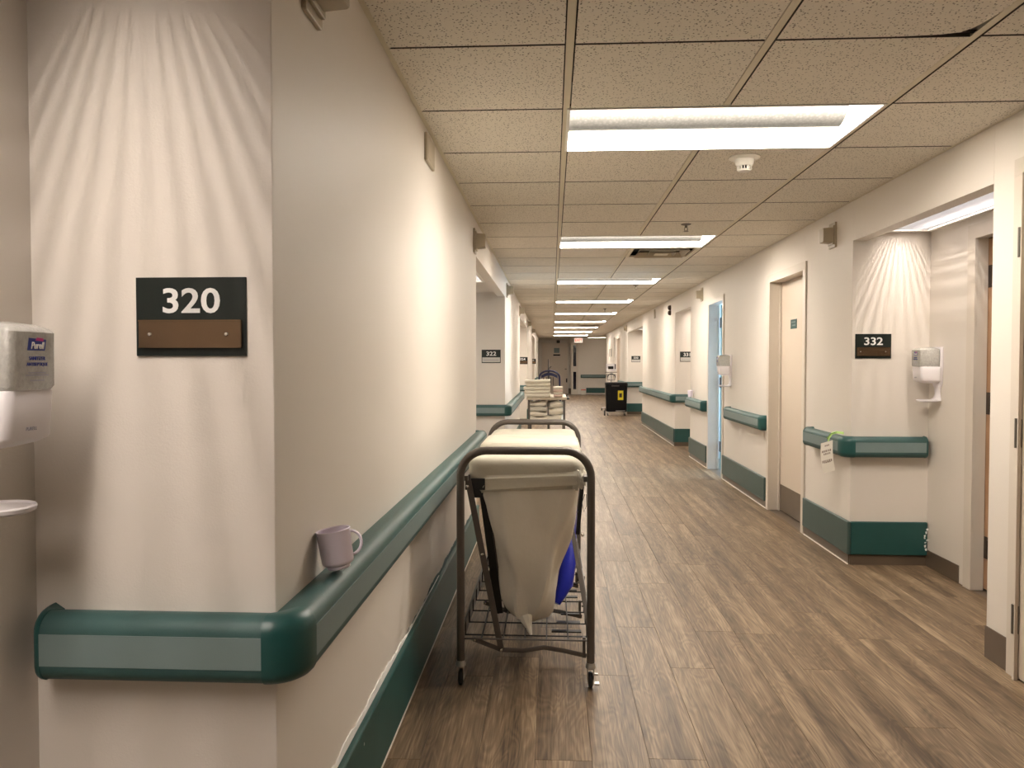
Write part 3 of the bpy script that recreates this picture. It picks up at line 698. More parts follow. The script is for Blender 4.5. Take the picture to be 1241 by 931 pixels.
# ---- hand sanitizer dispensers; local x along the wall, y out of the wall
def dispenser_proto():
    o = empty('hand_sanitizer_dispenser')
    def shell(secs, n=6, r=0.02):   # secs: (z, halfwidth, y0, y1, radius)
        rs = []
        for z, hw, ya, yb, rr in secs:
            pts = []
            ym, hd = (ya + yb) / 2, (yb - ya) / 2
            for a, b in rrect(hw * 2, hd * 2, rr, n): pts.append((a, ym + b, z))
            rs.append(pts)
        return MB().rings(rs)
    # spine: curved column from the body down to the tray
    rs = []
    for z, y0, y1, hw in ((0.215, 0, 0.020, 0.050), (0.10, 0, 0.022, 0.052), (0.0, 0, 0.020, 0.048), (-0.03, 0, 0.017, 0.030), (-0.065, 0, 0.016, 0.024), (-0.090, 0.0, 0.022, 0.030), (-0.106, 0.006, 0.045, 0.048)):
        rs.append([(a, (y0 + y1) / 2 + b, z) for a, b in rrect(hw * 2, y1 - y0, 0.006, 3)])
    MB().rings(rs).build('back_plate', 'white_plastic', o, smooth=True)
    shell([(-0.001, 0.040, 0.022, 0.080, 0.018), (0.007, 0.052, 0.018, 0.112, 0.018), (0.015, 0.058, 0.012, 0.128, 0.016), (0.019, 0.059, 0.012, 0.130, 0.016), (0.095, 0.060, 0.012, 0.136, 0.016), (0.098, 0.058, 0.012, 0.134, 0.014)]).build('body', 'white_plastic', o, smooth=True)
    b = shell([(0.098, 0.056, 0.022, 0.134, 0.014), (0.105, 0.059, 0.021, 0.139, 0.014), (0.196, 0.059, 0.021, 0.140, 0.014), (0.203, 0.056, 0.022, 0.134, 0.016), (0.210, 0.044, 0.033, 0.118, 0.02), (0.214, 0.018, 0.055, 0.09, 0.012)]).build('gel_bottle', 'bottle_clear', o, smooth=True)
    # drip tray
    rs = []
    for z, k in ((-0.112, 0.86), (-0.108, 0.98), (-0.102, 1.0), (-0.099, 0.97), (-0.103, 0.90)):
        rs.append([(0.058 * k * math.cos(2 * PI * i / 32), 0.066 + 0.062 * k * math.sin(2 * PI * i / 32), z) for i in range(32)])
    MB().rings(rs).build('drip_tray', 'white_plastic', o, smooth=True)
    K = Matrix(((-1, 0, 0, 0), (0, 0, 1, 0.1402), (0, 1, 0, 0), (0, 0, 0, 1)))
    g = MB().prism([(-0.024, -0.009), (0.020, -0.009), (0.024, 0.010), (-0.020, 0.012)], 0, 0.0005, lambda u, v, t: K @ Vector((u + 0.003, v + 0.174, t))).build('brand_flag', 'label_blue', b)
    MB().prism([(-0.004, 0.008), (0.016, 0.007), (0.016, 0.012), (0.0, 0.013)], 0.0004, 0.0009, lambda u, v, t: K @ Vector((u + 0.003, v + 0.174, t))).build('flag_accent', 'label_magenta', g)
    text('Purell', 0.0165, K @ Matrix.Translation((0.003, 0.173, 0.001)), 'sign_white', b, bold=0.0003, shear=0.3, xscale=0.85)
    text('SANITIZER', 0.0086, K @ Matrix.Translation((0.003, 0.1515, 0.0006)), 'label_blue', b, bold=0.0001)
    text('ANTISEPTIQUE', 0.0080, K @ Matrix.Translation((0.003, 0.1415, 0.0006)), 'label_blue', b, bold=0.0001)
    l = MB()
    for z, wd in ((0.1275, 0.022), (0.1235, 0.029), (0.1145, 0.018)): l.prism([(-wd, -0.0010), (wd, -0.0010), (wd, 0.0010), (-wd, 0.0010)], 0, 0.0004, lambda u, v, t: K @ Vector((u + 0.003, v + z, t)))
    l.build('small_print', 'print_grey', b)
    K2 = Matrix(((-1, 0, 0, 0), (0, 0, 1, 0.1345), (0, 1, 0, 0), (0, 0, 0, 1)))
    text('PURELL', 0.0085, K2 @ Matrix.Translation((-0.006, 0.033, 0.0)), 'print_grey', o, name='embossed_mark', shear=0.2)
    return o
dp = dispenser_proto(); dp.location = (BL, 1.262, 1.106); dp.rotation_euler = (0, 0, -PI / 2)
tag(dp, 'white hand sanitizer dispenser with clear gel bottle at the left picture edge', 'dispenser', 'wall hand sanitizer dispensers')
o = copy_tree(dp); o.location = (BR, 4.735, 1.13); o.rotation_euler = (0, 0, PI / 2); o['label'] = 'white hand sanitizer dispenser in the alcove right of room sign 332'
o = copy_tree(dp); o.location = (XR, 8.07, 1.12); o.rotation_euler = (0, 0, PI / 2); o['label'] = 'white hand sanitizer dispenser on the right wall beside the daylit doorway'

# ---- mug leaning on the near rail
mug = empty('mug', (XL + 0.0515, 1.715, 0.7855), label='pale lilac plastic mug leaning on the near left handrail', category='mug')
pr_ = [(0.0, 0.0), (0.024, 0.0), (0.026, 0.002), (0.026, 0.007), (0.030, 0.009), (0.0345, 0.013), (0.0358, 0.018), (0.0378, 0.083), (0.0392, 0.087), (0.0380, 0.089), (0.0355, 0.087), (0.0335, 0.020), (0.030, 0.013), (0, 0.012)]
MB().lathe(pr_, n=40).build('mug_body', 'mug_plastic', mug, smooth=True)
hp = []
for k in range(13):
    a = PI / 2 - PI * k / 12; hp.append((0.0355 + 0.024 * math.cos(a), 0, 0.050 + 0.027 * math.sin(a)))
MB().tube(hp, 0.004, 8, flat=(0.0035, 0.0065)).build('handle', 'mug_plastic', mug, smooth=True)
mug.rotation_euler = (0, math.radians(-9), 0)
hm = [c for c in mug.children if c.name.startswith('handle')][0] if False else None
for c_ in kids(mug): c_.rotation_euler = (0, 0, math.radians(28))

# ---- tag on the right rail
tg = empty('paper_tag', (1.752, 4.90, 0.80), label='creased paper tag hung with a green tie over the right handrail corner', category='paper tag')
def tagf(u, v):   # sheet hanging from the top of the rail
    return (-0.005 + 0.010 * math.sin(v * 3.0) - 0.012 * v, -0.055 - 0.07 * (u - .5) + 0.0, 0.0)
sh = MB(); nu, nv = 7, 14; K = Vector((-0.95, 0.10, 0)).normalized()
def sheet(off):
    def f(u, v):
        a = 0.075 * (u - 0.5); z = -0.045 - 0.185 * v
        x = -0.028 + off * 0.7 - 0.010 * math.sin(v * 2.6) + 0.75 * a + 0.012 * v; y = 0.03 - 0.66 * a - 0.030 * v + off * 0.7
        return (x, y, z + a * 0.35)
    return f
m = MB(); m.grid(nu, nv, sheet(0)); m.grid(nu, nv, sheet(0.0006)); m.build('paper_sheet', 'paper', tg, smooth=True)
pm = MB(); f0 = sheet(-0.0006); random.seed(5)
for v0, wd, hh in ((0.10, 0.3, 0.05), (0.27, 0.75, 0.07), (0.37, 0.5, 0.06), (0.60, 0.8, 0.08), (0.66, 0.5, 0.04)):
    u = 0.5 - wd / 2
    while u < 0.5 + wd / 2:
        du = random.uniform(0.05, 0.11); pm.add([f0(u, v0), f0(u + du, v0), f0(u + du, v0 + hh), f0(u, v0 + hh)], [(0, 1, 2, 3)]); u += du + 0.04
pm.build('print', 'print_brown', tg)
MB().tube([(-0.012, 0.055, -0.055), (-0.008, 0.045, -0.02), (0.005, 0.03, 0.008), (0.03, 0.02, 0.016), (0.07, 0.015, 0.012)], 0.004, 8, flat=(0.002, 0.011)).build('green_tie', 'tape_green', tg, smooth=True)
MB().tube([(-0.01, 0.07, -0.03), (0.0, 0.04, 0.004), (0.02, 0.0, 0.02)], 0.003, 8, flat=(0.0015, 0.008)).build('tie_end', 'tape_green', tg, smooth=True)

# small cup on the far rail
cu = empty('cup', (XR - 0.05, 10.12, 0.807), label='small pale cup standing on the right handrail past the daylit doorway', category='cup')
MB().lathe([(0, 0), (0.028, 0), (0.036, 0.085), (0.034, 0.085), (0.027, 0.004), (0, 0.004)], n=24).build('cup_body', 'mug_plastic', cu, smooth=True)
MB().lathe([(0.0358, 0.082), (0.0375, 0.085), (0.0358, 0.088), (0.034, 0.085), (0.0358, 0.082)], n=24).build('rolled_rim', 'mug_plastic', cu, smooth=True)

# ================================================================== CEILING THINGS
sd = empty('smoke_detector', (0.925, 3.80, ZC), label='white smoke detector on the ceiling past the nearest light', category='smoke detector')
MB().lathe([(0, 0), (0.072, 0), (0.074, -0.006), (0.060, -0.012), (0.0, -0.012)], n=32).build('base', 'lamp_white', sd, smooth=True)
MB().lathe([(0, -0.012), (0.045, -0.012), (0.043, -0.032), (0.036, -0.044), (0, -0.044)], n=32).build('head', 'lamp_white', sd, smooth=True)
cg = MB()
for k in range(14):
    a = 2 * PI * k / 14; M4 = Matrix.Rotation(a, 4, 'Z'); cg.box(0.026, 0.035, -0.0025, 0.0025, -0.062, -0.044, M4)
cg.lathe([(0, -0.060), (0.033, -0.060), (0.028, -0.068), (0, -0.070)], n=24); cg.build('sensor_cage', 'lamp_white', sd)
MB().lathe([(0, -0.044), (0.026, -0.044), (0.026, -0.060), (0, -0.060)], n=20).build('sensor_core', 'bin_black', sd)
def sprinkler(x, y, label):
    o = empty('sprinkler', (x, y, ZC), label=label, category='sprinkler', group='ceiling sprinklers')
    MB().lathe([(0.0, 0), (0.036, 0), (0.036, -0.004), (0.016, -0.010), (0.0, -0.010)], n=20).build('escutcheon', 'hinge_metal', o, smooth=True)
    b = MB().tube([(0, 0, -0.010), (0, 0, -0.026)], 0.009, 10)
    for s in (-1, 1): b.tube([(s * 0.008, 0, -0.024), (s * 0.013, 0, -0.036), (s * 0.004, 0, -0.050)], 0.0025, 6)
    b.build('frame_arms', 'hinge_metal', o, smooth=True)
    MB().lathe([(0, -0.050), (0.018, -0.051), (0.018, -0.053), (0, -0.053)], n=12).build('deflector', 'hinge_metal', o)
sprinkler(0.955, 5.60, 'brass sprinkler head just before the second ceiling light')
sprinkler(1.066, 9.93, 'small sprinkler head past the third ceiling light')
sprinkler(0.965, 14.2, 'tiny far sprinkler head past the fourth ceiling light')
o = empty('ceiling_disc', (0.40, 10.25, ZC), label='flat round cover disc on the ceiling past the third light', category='ceiling disc')
MB().lathe([(0, 0), (0.075, 0), (0.072, -0.008), (0, -0.010)], n=28).build('disc', 'grid_metal', o, smooth=True)
MB().lathe([(0, -0.010), (0.02, -0.010), (0.018, -0.014), (0, -0.014)], n=16).build('centre_cap', 'grid_metal', o, smooth=True)
def vent(k, label):
    y = Y0 + D * (k + .5); o = empty('ceiling_vent', (0.9775, y, ZC), label=label, category='ceiling vent', group='square ceiling vents')
    a, b = 0.295, 0.29
    f = MB()
    for (x0, x1, y0, y1) in ((-a, a, -b, -b + .03), (-a, a, b - .03, b), (-a, -a + .03, -b + .03, b - .03), (a - .03, a, -b + .03, b - .03)): f.box(x0, x1, y0, y1, -0.004, 0.012)
    f.build('frame', 'grid_metal', o, bevel=0.002)
    MB().box(-a + .03, a - .03, -b + .03, b - .03, 0.045, 0.05).build('backing', 'bin_black', o)
    for j, s in enumerate((0.22, 0.12)):   # nested square cones
        rs = []
        for z, k_ in ((0.03, s - 0.03), (-0.016 - 0.004 * j, s), (-0.019 - .004 * j, s), (0.028, s - 0.033)): rs.append([(k_, k_, z), (-k_, k_, z), (-k_, -k_, z), (k_, -k_, z)])
        MB().rings(rs, cap=False).build('louvre_ring', 'beige_plastic', o)
    MB().box(-0.06, 0.06, -0.06, 0.06, -0.020, -0.016).build('centre_plate', 'grid_metal', o)
vent(7, 'square ceiling vent right behind the second ceiling light'); vent(29, 'far square ceiling vent before the seventh ceiling light')

# ================================================================== LAUNDRY HAMPER CART
HX0, HX1, HY0, HY1 = -0.352, 0.150, 2.95, 4.40
hc = empty('laundry_hamper_cart', ((HX0 + HX1) / 2, (HY0 + HY1) / 2, 0), label='brown steel laundry hamper cart with three lidded cloth bags in the corridor', category='hamper cart')
cxh, cyh = (HX0 + HX1) / 2, (HY0 + HY1) / 2; hw = (HX1 - HX0) / 2; hl = (HY1 - HY0) / 2
def hoop(y):
    p = [(-hw, y, 0.095), (-hw, y, 0.80)]; r = 0.10; zt = 0.913
    for k in range(9): a = PI - PI / 2 * k / 8; p.append((-hw + r + r * math.cos(a), y, zt - r + r * math.sin(a)))
    for k in range(9): a = PI / 2 - PI / 2 * k / 8; p.append((hw - r + r * math.cos(a), y, zt - r + r * math.sin(a)))
    p += [(hw, y, 0.80), (hw, y, 0.095)]; return p
for y in (-hl, hl): MB().tube(hoop(y), 0.0155, 14).build('end_hoop', 'cart_paint', hc, smooth=True)
# rails
for sx in (-1, 1):
    MB().box(sx * hw - 0.010, sx * hw + 0.010, -hl, hl, 0.168, 0.190).build('lower_side_rail', 'cart_paint', hc)
    MB().box(sx * (hw - .02) - 0.008, sx * (hw - .02) + 0.008, -hl, hl, 0.795, 0.815).build('upper_side_rail', 'cart_paint', hc)
for y in (-hl, hl): MB().tube([(-hw, y, 0.182), (hw, y, 0.182)], 0.0035, 8).build('cross_wire', 'cart_paint', hc)
# bottom wire rack
rk = MB()
for i in range(10): rk.tube([(-hw, -hl + 0.06 + i * 0.148, 0.176), (hw, -hl + 0.06 + i * 0.148, 0.176)], 0.003, 6)
for i in range(5): x = -hw + 0.08 + i * 0.084; rk.tube([(x, -hl, 0.181), (x, hl, 0.181)], 0.003, 6)
for sx in (-1, 1):
    rk.tube([(sx * (hw - .012), -hl, 0.235), (sx * (hw - .012), hl, 0.235)], 0.003, 6)
    for i in range(10): y = -hl + 0.06 + i * 0.148; rk.tube([(sx * (hw - .012), y, 0.178), (sx * (hw - .012), y, 0.235)], 0.0028, 6)
rk.build('wire_rack', 'cart_black', hc)
# casters
def caster(x, y, brake=False, parent=hc, nm='caster'):
    c = MB().lathe([(0, 0.098), (0.017, 0.098), (0.017, 0.090), (0.020, 0.086), (0.020, 0.078), (0.012, 0.074), (0, 0.074)], n=16).build(nm, 'steel', parent, smooth=True); c.location = (x, y, 0)
    f = MB()
    for s in (-1, 1): f.box(s * 0.012 - 0.0015 + 0.0, s * 0.012 + 0.0015, -0.018, 0.016, 0.026, 0.078)
    f.box(-0.0135, 0.0135, -0.016, 0.014, 0.074, 0.078); f.build('fork', 'steel', c)
    MB().lathe([(0, -0.009), (0.022, -0.009), (0.029, -0.006), (0.031, 0), (0.029, 0.006), (0.022, 0.009), (0, 0.009)], n=24, M4=Matrix.Translation((0, 0.004, 0.031)) @ Matrix.Rotation(PI / 2, 4, 'Y')).build('wheel', 'rubber', c, smooth=True)
    if brake: MB().box(0.014, 0.032, -0.030, -0.006, 0.020, 0.027).box(0.014, 0.028, -0.012, 0.0, 0.052, 0.058).build('brake_tab', 'steel', c)
    return c
caster(-hw, -hl); caster(hw, -hl, True); caster(-hw, hl); caster(hw, hl)
# bags: frame in cart coordinates (subtract centre)
def smooth_bag(yc, dy, xt0, xt1, zt, xb0, xb1, zb, m, name, lean=0.0, fold=0.013):
    rs = []; N = 48
    for j in range(20):
        t = j / 19; tt = t ** 1.15
        x0 = xt0 + (xb0 - xt0) * tt; x1 = xt1 + (xb1 - xt1) * tt; z = zt + (zb - zt) * t
        if t > 0.86: q = (t - 0.86) / 0.14; s = math.sqrt(max(0.0, 1 - q * q * 0.93)); mx = (x0 + x1) / 2; x0 = mx + (x0 - mx) * s; x1 = mx + (x1 - mx) * s
        else: s = 1
        hd = dy / 2 * (1 - 0.50 * t) * s; cx = (x0 + x1) / 2 + lean * t; hwid = (x1 - x0) / 2
        rr = min(hwid, hd) * (0.35 + 0.6 * t); r_ = []
        for k, (a, b) in enumerate(rrect(2 * hwid, 2 * hd, rr * 0.98, 11)):
            w = 1 + fold / max(hwid, .05) * (0.6 * math.sin(k * 1.1 + t * 5) + math.sin(k * 0.45 - t * 9 + yc * 7)) * (0.25 + t)
            r_.append((cx + a * w, yc + b * w, z + 0.004 * math.sin(k * .9) * (t > .9)))
        rs.append(r_)
    return MB().rings(rs).build(name, m, hc, smooth=True)
X = lambda x: x - cxh
ys = [-hl + 0.035, -hl + 0.505, -hl + 0.975]
bag_specs = [(X(-0.285), X(0.118), X(-0.165), X(-0.015), 'linen_bag', 0.178), (X(-0.22), X(0.128), X(-0.12), X(0.088), 'blue_plastic', 0.185), (X(-0.27), X(0.11), X(-0.15), X(-0.0), 'linen_bag', 0.20)]
for i, y0 in enumerate(ys):
    yc = y0 + 0.22; dy = 0.44
    a, b, c_, d_, mm, zb = bag_specs[i]
    smooth_bag(yc, dy - 0.03, a, b, 0.795, c_, d_, zb, mm, 'hamper_bag')
    # gathered collar below the lid
    rs = []
    for j, (z, g_) in enumerate(((0.832, 0.0), (0.815, 0.008), (0.800, 0.013), (0.786, 0.011), (0.770, 0.014), (0.756, 0.006), (0.752, 0.0))):
        xc = (a + b) / 2; r_ = []
        for k, (u, v) in enumerate(rrect(b - a + 0.006 + 2 * g_, dy - 0.03 + 2 * g_, 0.04, 11)):
            q = 0.0035 * math.sin(k * 2.3 + j * 1.9) + 0.003 * math.sin(k * 0.7 + j)
            tilt = 0.018 * (u / (b - a))
            r_.append((xc + u + q, yc + v - q, z + tilt + 0.006 * math.sin(k * 0.8 + j * 2) + 0.004 * math.sin(k * 1.9 - j)))
        rs.append(r_)
    MB().rings(rs, cap=False).build('gathered_collar', 'linen_lid' if mm != 'blue_plastic' else 'linen_bag', hc, smooth=True)
    # lid: padded soft cover with draped lip
    N = 44; lid = MB(); ring = rrect(2 * hw - 0.045, dy - 0.020, 0.05, 10); rs = []
    for j, (z, k_) in enumerate(((0.800, 0.985), (0.812, 1.0), (0.850, 1.005), (0.866, 0.985), (0.876, 0.94), (0.880, 0.80), (0.879, 0.5), (0.878, 0.12))):
        rs.append([(u * k_ + 0.002, yc + v * k_, z + (0, 0.012, 0.002)[i] + 0.0035 * math.sin(u * 19 + i) * math.cos(v * 11 + j) + (0.005 * math.sin(u * 9 + 1 + i * 2) if j < 2 else 0) - 0.010 * (1 - abs(v) / 0.22) * (j > 5) * (1 if i else .3)) for u, v in ring])
    lid.rings(rs).build('lid_cover', 'linen_lid', hc, smooth=True)
    # bag tip
MB().tube([(X(0.085), -hl + 0.58, 0.50), (X(0.080), -hl + 0.50, 0.38), (X(0.058), -hl + 0.42, 0.28), (X(0.022), -hl + 0.38, 0.205)], [0.02, 0.034, 0.036, 0.016], 12).build('bag_fold', 'blue_plastic', hc, smooth=True)
# knotted tip below near bag
MB().tube([(X(-0.105), -hl + 0.16, 0.215), (X(-0.092), -hl + 0.13, 0.185), (X(-0.082), -hl + 0.12, 0.158)], [0.028, 0.014, 0.005], 8).build('bag_tip', 'linen_bag', hc, smooth=True)
def flatbar(p, q, wd, th, m='cart_paint', nm='lift_arm', y=None):
    P, Q = Vector(p), Vector(q); t = (Q - P).normalized(); n = Vector((0, 1, 0)); s = t.cross(n).normalized()
    b = MB().add([P + s * wd + n * th, P - s * wd + n * th, P - s * wd - n * th, P + s * wd - n * th, Q + s * wd + n * th, Q - s * wd + n * th, Q - s * wd - n * th, Q + s * wd - n * th],
                 [(0, 1, 2, 3), (4, 7, 6, 5), (0, 4, 5, 1), (1, 5, 6, 2), (2, 6, 7, 3), (3, 7, 4, 0)])
    return b.build(nm, m, hc, bevel=0.001)
def bolt(x, y, z):
    MB().lathe([(0, -0.006), (0.005, -0.005), (0.008, 0.0), (0.008, 0.003), (0, 0.003)], n=12, M4=Matrix.Translation((x, y, z)) @ Matrix.Rotation(-PI / 2, 4, 'X')).build('bolt', 'screw_steel', hc, smooth=True)
for i, y0 in enumerate(ys):
    yy = y0 - 0.006 if i == 0 else y0 - 0.012
    flatbar((X(-0.330), yy, 0.815), (X(-0.196), yy, 0.125), 0.012, 0.002)
    flatbar((X(-0.285), yy + 0.10, 0.80), (X(-0.215), yy + 0.16, 0.22), 0.016, 0.002, 'cart_black')
    flatbar((X(0.128), yy + 0.16, 0.80), (X(0.105), yy + 0.16, 0.55), 0.008, 0.002, 'cart_black')
    flatbar((X(0.085), yy + 0.30, 0.55), (X(0.148), yy + 0.02, 0.20), 0.009, 0.002)
    # pedal linkage
    flatbar((X(-0.305), yy, 0.170), (X(-0.196), yy, 0.130), 0.009, 0.002, nm='pedal_link')
    pp = [(X(-0.196), yy, 0.130), (X(-0.11), yy, 0.128), (X(-0.03), yy, 0.142), (X(0.04), yy, 0.132), (X(0.135), yy, 0.112)]
    MB().tube(pp, 0.006, 8, flat=(0.009, 0.002)).build('pedal_arm', 'cart_paint', hc)
    MB().box(X(0.120), X(0.132), yy - 0.004, yy + 0.01, 0.105, 0.185).box(X(0.160), X(0.168), yy, yy + 0.05, 0.120, 0.165).box(X(0.135), X(0.168), yy, yy + 0.006, 0.155, 0.162).build('pedal', 'cart_paint', hc, bevel=0.001)
    for bx, bz in ((-0.327, 0.77), (-0.270, 0.505), (-0.196, 0.130), (-0.300, 0.168), (0.118, 0.585)): bolt(X(bx), yy - 0.003, bz)
    # slanted brake slats under the rack
    for j in range(3): MB().box(X(0.0) + 0.02 * j, X(0.12), yy + 0.13 + 0.11 * j, yy + 0.155 + 0.11 * j, 0.155, 0.160).build('rack_slat', 'cart_black', hc)
    MB().box(X(-0.338), X(-0.26), yy + 0.004, yy + 0.012, 0.755, 0.80).box(X(-0.31), X(-0.27), yy + 0.03, yy + 0.036, 0.72, 0.79).build('hinge_bracket', 'cart_black', hc)
    MB().tube([(X(0.13), yy + .05, 0.735), (X(0.118), yy + .05, 0.70), (X(0.126), yy + .05, 0.665), (X(0.137), yy + .05, 0.69), (X(0.135), yy + .05, 0.735)], 0.0012, 6).build('wire_loop', 'cart_black', hc)
cut = [(X(0.06), 0.02), (X(0.085), 0.14)]

# ================================================================== LINEN CART
lc = empty('linen_cart', (-0.06, 8.9, 0), label='metal shelf cart stacked with folded linens behind the hamper cart', category='linen cart')
for x in (-0.195, 0.195):
    for y in (-0.36, 0.36): MB().box(x - 0.012, x + 0.012, y - 0.012, y + 0.012, 0.09, 0.86).build('leg', 'cart_paint', lc)
MB().box(-0.222, 0.222, -0.40, 0.40, 0.842, 0.872).build('top_shelf', 'cart_shelf', lc, bevel=0.005)
MB().box(-0.205, 0.205, -0.38, 0.38, 0.585, 0.600).build('middle_shelf', 'cart_shelf', lc, bevel=0.003)
MB().box(-0.205, 0.205, -0.38, 0.38, 0.20, 0.215).build('lower_shelf', 'cart_shelf', lc, bevel=0.003)
MB().tube([(0.222, -0.38, 0.855), (0.245, -0.40, 0.855), (0.245, 0.40, 0.855), (0.222, 0.38, 0.855)], 0.008, 8).build('push_handle', 'cart_black', lc, smooth=True)
for x in (-0.195, 0.195):
    for y in (-0.36, 0.36): caster(x, y, False, lc)
def folded(x, y, z, w_, d_, h_, m, name, label, cat, group, seed=0, wav=0.004, rz=0.0):
    o = empty(name, (x, y, z), rz, label=label, category=cat, group=group)
    rs = []; prof = [(-0.5, 0.0)]
    # a folded cloth: rounded fold at the front, layers at the side
    nseg = 9
    for k in range(nseg):
        u = k / (nseg - 1); rr = []
        for j, (a, b) in enumerate(rrect(d_, h_, h_ * 0.47, 4)):
            s_ = 1 + 0.012 * math.sin(seed + u * 7 + j)
            rr.append((-w_ / 2 + w_ * u, a * s_, h_ / 2 + b + wav * math.sin(seed * 1.7 + u * 6.0) * (0.5 + b / h_)))
        rs.append(rr)
    MB().rings(rs).build('folded_cloth', m, o, smooth=True)
    for s in (-1, 1): MB().tube([(-w_ / 2 * 0.97, s * (d_ / 2 - h_ * 0.12), h_ * 0.5), (0, s * (d_ / 2 - h_ * 0.10), h_ * 0.5 + wav), (w_ / 2 * 0.97, s * (d_ / 2 - h_ * 0.12), h_ * 0.5)], h_ * 0.16, 6).build('fold_edge', m, o, smooth=True)
    return o
words = ['lowest', 'second from the bottom', 'middle', 'fourth from the bottom', 'topmost']
z = 0.873
for i in range(5):
    folded(-0.155 + (0.006, -0.008, -0.014, 0.004, -0.004)[i], 8.68, z, 0.268 + 0.012 * ((i * 7) % 3), 0.30, 0.036, 'towel_white', 'folded_sheet', 'cream folded sheet, %s of the tall left stack on the linen cart' % words[i], 'folded sheet', 'folded sheets on the cart top', i * 1.3, 0.002); z += 0.0385
z = 0.873
for i in range(4):
    folded(0.066, 8.62, z, 0.098, 0.2, 0.028, 'towel_pink' if i % 2 == 0 else 'towel_white', 'folded_washcloth', 'folded %s washcloth, %s of the short right stack on the linen cart' % ('pinkish' if i % 2 == 0 else 'cream', ['lowest', 'second from the bottom', 'third from the bottom', 'topmost'][i]), 'washcloth', 'folded washcloths on the cart top', i * 2.1, 0.002); z += 0.029
z = 0.601
for i in range(4):
    folded(-0.145 - 0.006 * i, 8.70, z, 0.19, 0.30, 0.048, 'blanket_grey' if i == 2 else 'towel_white', 'folded_blanket', 'folded %s blanket, %s of the left pile under the cart top' % ('greyish' if i == 2 else 'cream', ['lowest', 'second from the bottom', 'third from the bottom', 'topmost'][i]), 'blanket', 'folded blankets on the middle shelf', i * 2.7 + 1, 0.009); z += 0.0565
z = 0.601
for i in range(3):
    folded(0.042 + 0.008 * (i % 2), 8.68, z, 0.165, 0.28, 0.066, 'towel_white', 'bundled_blanket', 'rumpled cream blanket, %s of the right pile under the cart top' % ['lowest', 'middle', 'topmost'][i], 'blanket', 'rumpled blankets on the middle shelf', i * 4.1 + 2, 0.010, 0.15 * (i - 1)); z += 0.0765

# ================================================================== FLOOR MACHINE (blue hoop and grey mast behind the linens)
wk = empty('wheeled_lift', (-0.04, 11.9, 0), label='wheeled aid with navy arched hood and grey mast behind the linen cart', category='wheeled aid')
hpz = []
for k in range(17): a = PI - PI * k / 16; hpz.append((0.155 * math.cos(a), 0.0 , 1.03 + 0.10 * math.sin(a)))
MB().tube([(-0.16, 0, 0.55)] + hpz + [(0.17, 0, 0.55)], 0.014, 10).build('hoop_frame', 'navy', wk, smooth=True)
MB().grid(9, 4, lambda u, v: (-0.125 + 0.25 * u, -0.02 - 0.04 * math.sin(PI * u), 1.035 + 0.045 * math.sin(PI * u) + 0.045 * (v - .5))).grid(9, 4, lambda u, v: (-0.125 + 0.25 * u, 0.02 - 0.04 * math.sin(PI * u), 1.035 + 0.045 * math.sin(PI * u) + 0.045 * (v - .5))).build('padded_band', 'navy', wk, smooth=True)
for x in (-0.09, -0.04, 0.02, 0.06): MB().tube([(x, -0.01, 1.03), (x, -0.01, 0.90)], 0.006, 6).build('strap', 'cart_black', wk)
MB().tube([(-0.01, 0.08, 0.12), (-0.01, 0.08, 1.10), (-0.014, 0.08, 1.31)], [0.02, 0.018, 0.008], 8).build('mast', 'cart_paint', wk, smooth=True)
MB().tube([(-0.01, 0.08, 1.16), (0.03, 0.07, 1.20)], 0.008, 6).build('mast_hook', 'cart_paint', wk)
MB().box(-0.16, 0.17, -0.2, 0.2, 0.10, 0.14).box(-0.06, 0.05, 0.02, 0.14, 0.14, 0.19).build('base_body', 'navy', wk, bevel=0.01)
for x in (-0.15, 0.16):
    for y in (-0.2, 0.2): MB().lathe([(0, -0.014), (0.045, -0.014), (0.05, 0), (0.045, 0.014), (0, 0.014)], n=18, M4=Matrix.Translation((x, y, 0.05)) @ Matrix.Rotation(PI / 2, 4, 'Y')).build('wheel', 'rubber', wk, smooth=True)

# ================================================================== BLACK BIN
bn = empty('wheeled_bin', (1.525, 18.45, 0), math.radians(-2), label='black wheeled bin with yellow label against the right wall', category='wheeled bin')
rs = []
for z, a, b, r in ((0.10, 0.215, 0.20, 0.03), (0.11, 0.235, 0.22, 0.03), (0.72, 0.255, 0.24, 0.03), (0.735, 0.255, 0.24, 0.03)): rs.append([(u, v, z) for u, v in rrect(2 * a, 2 * b, r)])
MB().rings(rs).build('body', 'bin_black', bn, smooth=True)
rs = []
for z, a, b in ((0.737, 0.262, 0.25), (0.765, 0.264, 0.252), (0.785, 0.25, 0.24), (0.79, 0.2, 0.19)): rs.append([(u, v, z) for u, v in rrect(2 * a, 2 * b, 0.04)])
MB().rings(rs).build('lid', 'bin_black', bn, smooth=True)
yl = MB().box(0.03, 0.155, -0.242, -0.2345, 0.38, 0.60).build('warning_label', 'label_yellow', bn); yl.rotation_euler = (0, 0, 0)
MB().box(0.06, 0.125, -0.2435, -0.242, 0.44, 0.54).build('label_print', 'hinge_bronze', yl)
MB().box(-0.12, 0.06, -0.256, -0.248, 0.700, 0.722).build('grip_bar', 'cart_paint', bn, bevel=0.003)
MB().tube([(-0.02, -0.236, 0.125), (0.2, -0.236, 0.125)], 0.006, 8).build('pedal_bar', 'steel', bn)
for x in (-0.2, 0.2):
    for y in (-0.18, 0.18):
        c_ = caster(x, y, False, bn)
MB().lathe([(0, -0.015), (0.06, -0.015), (0.065, 0), (0.06, 0.015), (0, 0.015)], n=20, M4=Matrix.Translation((-0.275, -0.1, 0.065)) @ Matrix.Rotation(PI / 2, 4, 'Y')).build('side_wheel', 'rubber', bn, smooth=True)

